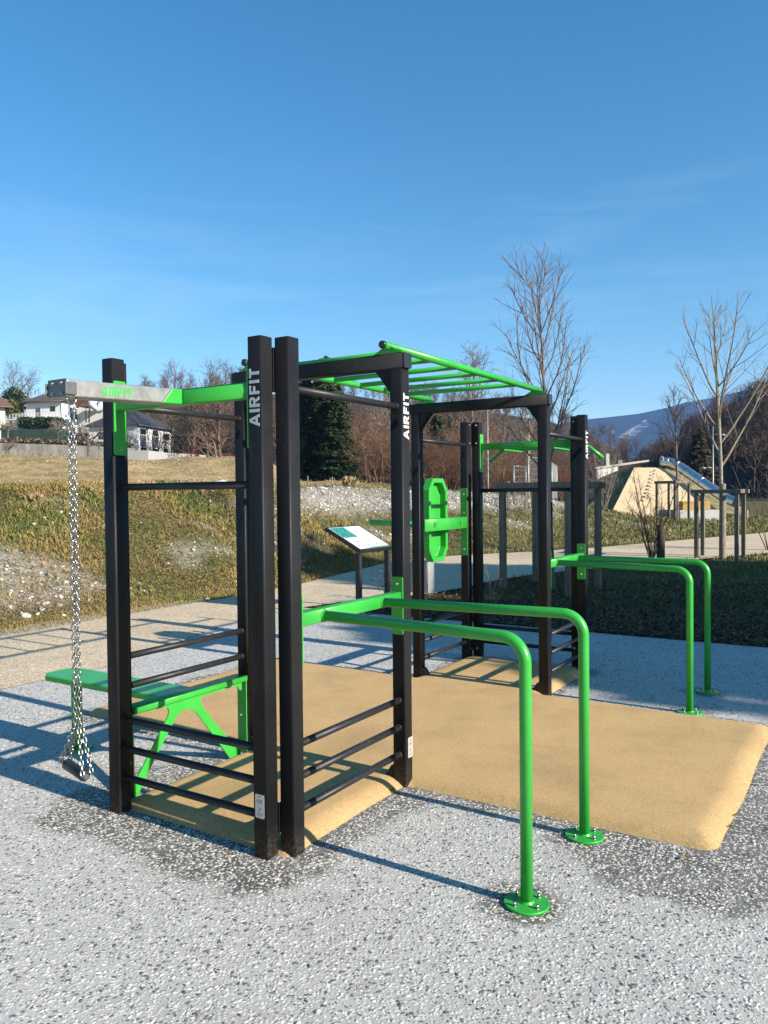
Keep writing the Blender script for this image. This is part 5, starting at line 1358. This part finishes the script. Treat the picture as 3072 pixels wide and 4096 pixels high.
# low building with slab roof behind the mound
lb = empty('slab_roof_building', at(1345, 1020, 62)); lb.location.z = at(1345, 1022, 62).z - 1.6; org = lb.location.copy()
tag(lb, 'low concrete building with thin sloping slab roof behind the mound', 'building')
M['conc'] = simple('pale_concrete', (0.26, 0.25, 0.23), 0.85, var=0.15, scale=0.8)
a, b = mp_(1287, 1009, 60), mp_(1402, 993, 64)
d = (b-a); side = Vector((0, 4.0, 0))
m = MB(); m.hexa([a+Vector((0,0,-0.16)), b+Vector((0,0,-0.16)), b+side+Vector((0,0,-0.16)), a+side+Vector((0,0,-0.16)), a, b, b+side, a+side]); m.build('roof_slab', M['conc'], lb)
w0, w1 = mp_(1291, 1012, 60.4), mp_(1335, 1006, 61.8)
m = MB(); m.hexa([Vector((w0.x, w0.y, w0.z-3)), Vector((w1.x, w1.y, w1.z-3)), Vector((w1.x, w1.y+3, w1.z-3)), Vector((w0.x, w0.y+3, w0.z-3)), w0, w1, w1+Vector((0,3,0)), w0+Vector((0,3,0))]); m.build('wall', M['plinth'], lb)
c = mp_(1313, 1006, 61.5); m = MB(); m.box((c.x-0.13, c.y, c.z-0.1), (c.x+0.13, c.y+0.3, mp_(1313, 980, 61.5).z)); m.build('chimney', M['plinth'], lb)
c = mp_(1340, 1002, 62); m = MB(); m.box((c.x-0.18, c.y, c.z-0.1), (c.x+0.18, c.y+0.3, mp_(1340, 994, 62).z)); m.build('vent', M['galv'], lb)

# ================================================================== houses on the slope
M['render_w'] = simple('white_render', (0.66, 0.65, 0.62), 0.85, var=0.06, scale=0.6)
M['render_g'] = simple('light_grey_render', (0.46, 0.455, 0.445), 0.85, var=0.06, scale=0.6)
def tiles(name, c):
    t = NT(name); w = t.n('ShaderNodeTexWave'); w.wave_type = 'BANDS'; w.bands_direction = 'Z'; w.inputs['Scale'].default_value = 2.2; w.inputs['Distortion'].default_value = 0.6
    t.l(t.pos(), w.inputs['Vector']); col = t.mix(0.45, t.ramp(w.outputs['Fac'], [(0.1, [x*0.7 for x in c]), (0.6, c)]), t.ramp(t.noise(2.0, 5, 0.7), [(0.3, [x*0.65 for x in c]), (0.7, [x*1.25 for x in c])]))
    t.bump(w.outputs['Fac'], 0.5, 0.05); return t.done(col, 0.7, 0, 0.3)
M['roof_brown'] = tiles('brown_roof_tiles', (0.105, 0.082, 0.075)); M['roof_dark'] = tiles('anthracite_roof_tiles', (0.050, 0.050, 0.056)); M['roof_red'] = tiles('reddish_roof_tiles', (0.16, 0.085, 0.06))
M['glass'] = simple('dark_window_glass', (0.016, 0.018, 0.022), 0.12, 0, 0.6, var=0.2, scale=1)
M['anthra'] = simple('anthracite_panel', (0.085, 0.092, 0.115), 0.5, var=0.06)
M['frame_w'] = simple('white_window_frame', (0.72, 0.72, 0.72), 0.5, var=0.03)
M['redwood'] = simple('red_brown_timber', (0.16, 0.055, 0.030), 0.7, var=0.2, scale=3)
M['orange_wood'] = simple('orange_timber', (0.36, 0.13, 0.045), 0.7, var=0.15, scale=3)
M['tarp'] = simple('white_tarpaulin', (0.68, 0.69, 0.70), 0.6, var=0.08, scale=1.2, bump=0.8, bscale=2)
class House:
    def __init__(s, label, corner, along, length, depth, h):
        s.o = empty('house', corner, math.atan2(along.y, along.x)); tag(s.o, label, 'house', 'houses on the slope')
        s.L, s.D, s.h = length, depth, h
    def part(s, nm, m, mat, par=None, bevel=0): return m.build(nm, mat, par or s.o, bevel=bevel)
    def walls(s, mat, base=-2.0):
        m = MB(); m.box((0, 0, base), (s.L, s.D, s.h)); return s.part('wall', m, mat)
    def roof(s, mat, rise, ov=0.6, hipl=1.0, hipr=1.0, th=0.18):
        x0, x1, y0, y1, z = -ov, s.L+ov, -ov, s.D+ov, s.h - 0.05; ym = (y0+y1)/2
        r0, r1 = x0 + hipl*(ym-y0), x1 - hipr*(ym-y0); zt_ = z + rise
        m = MB()
        def lay(dz): return [Vector(q) for q in ((x0,y0,z+dz),(x1,y0,z+dz),(x1,y1,z+dz),(x0,y1,z+dz),(r0,ym,zt_+dz),(r1,ym,zt_+dz))]
        a, b = lay(th), lay(0)
        for q, rev in ((a, False), (b, True)):
            for fc in ((0,1,5,4), (2,3,4,5), (3,0,4), (1,2,5)):
                m.poly([q[i] for i in (fc if not rev else fc[::-1])])
        for i in range(4): j = (i+1) % 4; m.poly([b[i], b[j], a[j], a[i]])
        r_ = s.part('roof', m, mat)
        m = MB(); m.cyl((x0, y0-0.06, z+0.02), (x1, y0-0.06, z+0.02), 0.07, 6); s.part('gutter', m, M['galv'], r_)
        return r_
    def window(s, x0, x1, z0, z1, side='front', mat=None, frame=True):
        def P(x, y, z): return (x, y, z) if side == 'front' else ((y, s.D - x, z) if side == 'left' else (s.L - y, x, z))
        def bx(nm, a, b, mt, par):
            p, q = P(*a), P(*b); m = MB(); m.box([min(p[i], q[i]) for i in range(3)], [max(p[i], q[i]) for i in range(3)]); return m.build(nm, mt, par)
        w = bx('window', (x0, -0.03, z0), (x1, 0.02, z1), M['frame_w'] if frame else M['anthra'], s.o)
        e = 0.08; bx('pane', (x0+e, -0.05, z0+e), (x1-e, -0.031, z1-e), mat or M['glass'], w); return w
# dark-roofed modern house
c0 = at(298, 974, 150); c1 = at(373, 982, 163); al = c1 - c0; al.z = 0
h2 = House('white two-storey house with dark hipped roof left of the wood', (c0.x, c0.y, c0.z-0.3), al, al.length, 10.5, 5.2)
h2.walls(M['render_w']); h2.roof(M['roof_dark'], 3.6, 0.7, 0.9, 0.9)
L = h2.L
for x0, x1 in ((0.06, 0.23), (0.40, 0.57)):
    h2.window(L*x0, L*x1, 3.45, 4.75); h2.window(L*x0, L*x1, 1.2, 3.4, mat=M['anthra'], frame=False); h2.window(L*x0, L*x1, 0.05, 1.15)
h2.window(L*0.71, L*0.90, 3.1, 4.3, frame=False); h2.window(L*0.72, L*0.86, 0.0, 1.4)
for x, y0_, y1_ in ((2.0, 2.6, 4.2), (5.5, 2.6, 4.2)): h2.window(x, x+1.3, y0_, y1_, 'left')
m = MB(); m.cyl((L*0.325, -0.08, 0.1), (L*0.325, -0.08, 5.0), 0.07, 6); h2.part('downpipe', m, M['frame_w'])
m = MB(); m.box((-0.5, 10.5, -2), (6, 19, 2.2)); h2.part('garage', m, M['render_g'])
m = MB(); m.box((-0.9, 10.45, 2.201), (6.4, 19.4, 2.62)); h2.part('garage_roof', m, M['roof_dark'])
m = MB(); m.box((L+0.3, -0.5, 0.2), (L+1.8, 0.0, 2.6)); h2.part('screen', m, M['anthra'])
# brown-roofed house
c0 = at(57, 904, 168); c1 = at(135, 904, 166); al = c1-c0; al.z = 0
h1 = House('white house with brown roof, balcony and red timber stair', (c0.x, c0.y, c0.z), al, al.length, 12.0, 3.4)
h1.walls(M['render_w'], -3.0); h1.roof(M['roof_brown'], 3.3, 0.9, 0.8, 0.0)
L = h1.L
m = MB(); m.prism([(0, 0), (12.0, 0), (6.0, 3.15)], (L-0.3, 0, 3.36), (0, 1, 0), (0, 0, 1), (0.29, 0, 0)); h1.part('gable', m, M['render_w'])
h1.window(L*0.26, L*0.41, -0.1, 2.2, frame=True, mat=M['anthra']); h1.window(L*0.66, L*0.82, 1.2, 2.45); h1.window(2.6, 5.2, -0.1, 2.3, 'right', mat=M['anthra'], frame=False)
m = MB(); m.box((-6.0, -1.6, -0.45), (L+1.4, 0, -0.2)); bl = h1.part('balcony', m, M['frame_w'])
for k in range(22):
    x = -5.9 + k*(L+7.2)/21; m = MB(); m.box((x-0.03, -1.58, -0.2), (x+0.03, -1.52, 0.9)); h1.part('baluster', m, M['frame_w'], bl)
for z in (0.1, 0.4, 0.7, 0.92):
    m = MB(); m.box((-6.0, -1.57, z), (L+1.4, -1.53, z+0.05)); h1.part('balcony_rail', m, M['frame_w'], bl)
m = MB(); m.cyl((L-0.1, -0.1, -0.2), (L-0.1, -0.1, 3.3), 0.06, 6); h1.part('downpipe', m, M['frame_w'])
m = MB(); m.box((L+3.0, 1.0, 2.2), (L+7.0, 4.5, 2.45)); dk = h1.part('deck', m, M['redwood'])
for k in range(6): m = MB(); m.box((L+3.0, 0.95, 2.5+k*0.32), (L+7.0, 0.999, 2.66+k*0.32)); h1.part('deck_slat', m, M['redwood'], dk)
for x, s_ in ((L+4.7, 0), (L+5.4, 1.2)): m = MB(); m.tube([(x, 1.3, -1.2), (x-s_*0.0 + 0.2*s_, 1.3, 2.2)], 0.14, 6); h1.part('deck_post', m, M['orange_wood'], dk)
m = MB(); m.hexa([(L+2.4, 0.9, 2.0), (L+2.8, 0.9, 2.0), (L+2.8, 1.6, 2.0), (L+2.4, 1.6, 2.0), (L+4.4, 0.9, 4.6), (L+4.8, 0.9, 4.6), (L+4.8, 1.6, 4.6), (L+4.4, 1.6, 4.6)]); h1.part('stair_string', m, M['redwood'], dk)
m = MB(); m.box((L-0.2, 5.0, -3), (L+8.0, 12, 3.0)); h1.part('rear_wing', m, M['render_w'])
# tarpaulin over the deck
q = at(208, 876, 163); m = MB(); m.tube([q+Vector((-1.7, 0, 2.2)), q+Vector((-0.6, 0, 0.2)), q+Vector((0.5, 0, -1.0)), q+Vector((1.6, 0, 0.4)), q+Vector((2.0, 0, 2.2))], [0.2, 1.0, 0.7, 1.3, 0.3], 9)
tag(m.build('tarpaulin', M['tarp']), 'white tarpaulin hanging beside the red timber stair', 'tarpaulin')
# house cut off by the left edge
c0 = at(-60, 948, 146); c1 = at(12, 948, 150); al = c1-c0; al.z = 0
h0 = House('cream house with red-brown eave cut off by the left edge', (c0.x, c0.y, c0.z), al, al.length, 10, 6.2)
h0.walls(simple('cream_render', (0.62, 0.55, 0.40), 0.85, var=0.05)); h0.roof(M['roof_red'], 2.4, 1.2, 0.0, 0.0)
m = MB(); m.box((h0.L-2.0, -1.2, 2.3), (h0.L+2.2, 0, 2.5)); bl = h0.part('balcony', m, M['frame_w'])
m = MB(); m.box((h0.L-2.0, -1.2, 3.4), (h0.L+0.4, -1.12, 3.5)); h0.part('balcony_rail', m, M['galv'], bl)
for k in range(9): m = MB(); m.box((h0.L-2.0+k*0.28, -1.18, 2.5), (h0.L-1.96+k*0.28, -1.13, 3.4)); h0.part('baluster', m, M['galv'], bl)
# distant red roof peeking behind
c0 = at(52, 870, 200); c1 = at(75, 868, 204); al = c1-c0; al.z = 0
hb = House('reddish roof of a house peeking out behind the brown-roofed one', (c0.x, c0.y, c0.z-3), al, al.length, 8, 3.5); hb.walls(M['render_g']); hb.roof(M['roof_red'], 2.4)
# retaining wall, netting fence, grey fence, hedge, shed
M['old_conc'] = NT('stained_concrete'); t = M['old_conc']
mpn = t.n('ShaderNodeMapping'); mpn.inputs['Scale'].default_value = (1.2, 1.2, 0.25); t.l(t.pos(), mpn.inputs['Vector'])
M['old_conc'] = t.done(t.ramp(t.noise(1.0, 6, 0.7, vec=mpn.outputs[0]), [(0.3, (0.13, 0.12, 0.10)), (0.55, (0.27, 0.25, 0.215)), (0.8, (0.37, 0.35, 0.31))]), 0.9, 0, 0.1)
def wall_run(nm, label, cat, pts, th, mat, sink=1.0):
    """pts: (dx, dy_top, dy_bottom, depth)"""
    m = MB(); A = [(at(x, yt, d), at(x, yb, d)) for x, yt, yb, d in pts]
    for (a, b), (c, e) in zip(A[:-1], A[1:]):
        b = b - Vector((0, 0, sink)); e = e - Vector((0, 0, sink)); y = Vector((0, th, 0))
        m.hexa([b, e, e+y, b+y, a, c, c+y, a+y])
    return tag(m.build(nm, mat), label, cat)
wall_run('retaining_wall', 'long stained concrete retaining wall below the houses at left', 'wall', [(-120, 955, 984, 118), (0, 957, 983, 118), (110, 960, 985, 118), (225, 965, 989, 118), (290, 968, 991, 119)], 0.5, M['old_conc'])
M['net_green'] = simple('dark_green_netting', (0.016, 0.034, 0.024), 0.9, var=0.3, scale=1.0)
wall_run('netting_fence', 'dark green netting fence sagging under the hedge', 'fence', [(2, 917, 945, 132), (30, 921, 946, 132), (62, 928, 946, 132), (95, 926, 947, 132), (150, 925, 950, 132)], 0.08, M['net_green'])
M['fence_grey'] = simple('grey_fence_sheeting', (0.30, 0.295, 0.29), 0.8, var=0.12, scale=0.5)
wall_run('sheet_fence', 'grey sheet fence below the dark-roofed house', 'fence', [(276, 972, 994, 112), (320, 973, 997, 112), (360, 978, 998, 114), (420, 981, 1000, 118), (510, 990, 1006, 124)], 0.1, M['fence_grey'])
M['scrub'] = leafy('dry_scrub', [(0, (0.06, 0.045, 0.03)), (0.6, (0.17, 0.13, 0.085)), (1, (0.28, 0.22, 0.14))])
def leaf_mass(n, c, ext, size, rg):
    P_ = rg.normal(size=(n, 3)); P_ /= np.linalg.norm(P_, axis=1)[:, None]; P_ *= (0.55+0.5*rg.random(n))[:, None]; P_ = P_*np.array(ext) + np.array(c)
    return scatter(leaf, leaf_f, P_, size*(0.6+0.8*rg.random(n)), rg.random(n)*6.28, rg.random(n)*1.5, rg.random(n)*6.28)
M['hedge'] = leafy('hedge_leaves', [(0, (0.010, 0.022, 0.007)), (0.6, (0.030, 0.055, 0.016)), (1, (0.075, 0.095, 0.03))])
rg = np.random.default_rng(5); parts = [leaf_mass(900, tuple(at(x, 914, 150)), (1.7, 1.2, 1.15), 0.42, rg) for x in range(52, 136, 14)]
tag(stuff('hedge', M['hedge'], parts), 'clipped dark green hedge below the balcony of the brown-roofed house', 'hedge'); bpy.data.objects['hedge'].pop('kind')
q = at(30, 868, 172); o = add('evergreen_bush', mesh_np('evergreen_bush', *leaf_mass(1600, (0, 0, 0), (2.6, 2.2, 3.3), 0.5, rg), M['hedge']), None, q); tag(o, 'round evergreen bush left of the brown-roofed house', 'bush')
q = at(24, 882, 168); M['yellow_bush'] = leafy('yellow_green_leaves', [(0, (0.05, 0.07, 0.012)), (1, (0.20, 0.19, 0.04))])
o = add('evergreen_bush', mesh_np('evergreen_bush', *leaf_mass(900, (0, 0, 0), (2.2, 1.6, 2.0), 0.45, rg), M['yellow_bush']), None, q); tag(o, 'yellow-green bush below the round evergreen at left', 'bush')
parts = [leaf_mass(220, tuple(at(x, 952+x*0.035, 119.5)), (2.6, 0.6, 0.5), 0.34, rg) for x in range(0, 285, 24)]
tag(stuff('dry_scrub', M['scrub'], parts), kind='stuff')
# pollarded trees in the gardens
for dx, yb, yt, dep, seed, lab in ((17, 945, 905, 128, 301, 'pollarded tree at the far left before the netting fence'), (126, 950, 905, 126, 302, 'pollarded tree right of the hedge'), (192, 985, 912, 112, 303, 'gnarled bare fruit tree in front of the retaining wall'), (20, 985, 948, 112, 304, 'low spreading bare tree at the foot of the wall')):
    b = at(dx, yb, dep); H_ = at(dx, yt, dep).z - b.z
    bare_tree('fruit_tree', lab, b, dict(d=(0.05, 0, 1), L=H_*0.5, r=H_*0.045, tip=H_*0.035, m=4, w=0.05),
        [dict(n=8, t0=0.6, t1=1.0, a=lambda t: 58, L=lambda t: H_*0.62, r=H_*0.022, m=6, w=0.16, tr=0.06),
         dict(n=8, t0=0.25, t1=0.98, a=lambda t: 46, L=lambda t: H_*0.26, r=H_*0.011, m=4, w=0.16, tr=0.05),
         dict(n=3, t0=0.3, t1=0.95, a=lambda t: 42, L=lambda t: H_*0.13, r=H_*0.007, m=3, w=0.12, tr=0.03, tip=0.6)], M['bark'], M['twig_pale'] if seed < 303 else M['twig'], seed, 'bare garden trees')
q = at(486, 990, 116); sh_ = empty('garden_shed', q); tag(sh_, 'small orange-brown timber shed at the edge of the wood', 'shed')
m = MB(); m.box((-1.0, 0, -0.6), (1.0, 1.6, 0.55)); m.build('wall', M['orange_wood'], sh_)
m = MB(); m.hexa([(-1.2, -0.2, 0.56), (1.2, -0.2, 0.5), (1.2, 1.8, 0.5), (-1.2, 1.8, 0.56), (-1.2, -0.2, 0.72), (1.2, -0.2, 0.62), (1.2, 1.8, 0.62), (-1.2, 1.8, 0.72)]); m.build('roof', M['roof_red'], sh_)
q = at(417, 992, 108); shrub('red_bramble', 'reddish leafless bramble in front of the grey fence', (q.x, q.y, q.z-1.0), 3.4, 26, 0.6, 0.03, wood_mat('red_stems', [(0.3, (0.09, 0.03, 0.03)), (0.7, (0.17, 0.06, 0.05))]), 311, 4)

# evergreens outside the picture whose shade falls over the planting bed and the far dip bars
M['evergreen'] = leafy('cedar_foliage', [(0, (0.012, 0.026, 0.010)), (0.6, (0.03, 0.055, 0.02)), (1, (0.06, 0.085, 0.03))])
for k, (u, n, H_, rr, lab) in enumerate(((20.0, 6.8, 11.0, 3.6, 'first'), (22.5, 11.8, 15.2, 3.3, 'second'), (22.0, 15.8, 12.0, 2.9, 'third'))):
    x, y, _ = W(u, n); o = empty('cedar_tree', (x, y, 0)); tag(o, f'broad evergreen tree right of the picture, {lab} from the camera', 'tree', 'evergreens right of the picture')
    rg = np.random.default_rng(400+k); v, f = tubes_np([grow(rg, (0, 0, -0.1), (0, 0, 1), H_*0.95, 0.28, 0.04, 6, 0.01, 0)], 8); add('trunk', mesh_np('trunk', v, f, M['bark'], True), o)
    v, f = leaf_mass(9000, (0, 0, H_*0.54), (rr, rr, H_*0.46), 0.55, rg); add('crown', mesh_np('crown', v, f, M['evergreen']), o)
# a few fallen leaves and twigs on the concrete
fl = [(leaf, leaf_f)]
M['orange_leaf'] = leafy('orange_fallen_leaf', [(0, (0.16, 0.07, 0.03)), (1, (0.42, 0.24, 0.09))])
lm = mesh_np('fallen_leaf', leaf, leaf_f, M['orange_leaf'])
for dx, dy, s_, lab in ((449, 1838, 0.035, 'curled orange leaf on the concrete left of the twin posts'), (1590, 1765, 0.035, 'brown leaf at the right edge of the mat'), (1578, 1790, 0.045, 'larger brown leaf at the right corner of the mat'), (1476, 1858, 0.03, 'brown leaf at the near right edge of the mat'), (848, 1712, 0.05, 'pale leaf at the foot of the lettered portal post')):
    a_, b_ = dx*KD, dy*KD; p = at(dx, dy, 1.0) - Vector((0, 0, CAM_H)); tq = -CAM_H/p.z
    o = add('fallen_leaf', lm, None, (p.x*tq, p.y*tq, 0.012), (0.2, 0.25, rng.random()*6), (s_, s_, s_*2.5)); tag(o, lab, 'leaf', 'fallen leaves on the concrete')

N = 900; x = -2.2 + 5.2*rng.random(N); y = 2.6 + 4.2*rng.random(N); lu, ln_ = LOC(x, y); k = (mat_sd(lu, ln_) > 0.01) & (rng.random(N) < np.where(mat_sd(lu, ln_) < 0.25, 1.0, 0.16)); x, y = x[k], y[k]; N = len(x)
stuff('plant_debris', M['dead_leaf'], [scatter(leaf, leaf_f, np.c_[x, y, np.full(N, 0.006)], np.stack([0.006+0.022*rng.random(N)**2, 0.003+0.006*rng.random(N), 0.02+0*x], -1), rng.random(N)*6.28, 0.3*rng.random(N), rng.random(N)*6.28)])

# ================================================================== air
M['haze'] = bpy.data.materials.new('haze'); M['haze'].use_nodes = True; nt = M['haze'].node_tree; nt.nodes.clear()
ho = nt.nodes.new('ShaderNodeOutputMaterial'); hv = nt.nodes.new('ShaderNodeVolumePrincipled')
hv.inputs['Color'].default_value = (0.22, 0.47, 1.0, 1); hv.inputs['Density'].default_value = 0.00015; hv.inputs['Anisotropy'].default_value = 0.0
nt.links.new(hv.outputs[0], ho.inputs['Volume'])
m = MB(); m.box((-1200, -150, -60), (2900, 3800, 480)); hz = m.build('haze', M['haze']); tag(hz, kind='stuff')
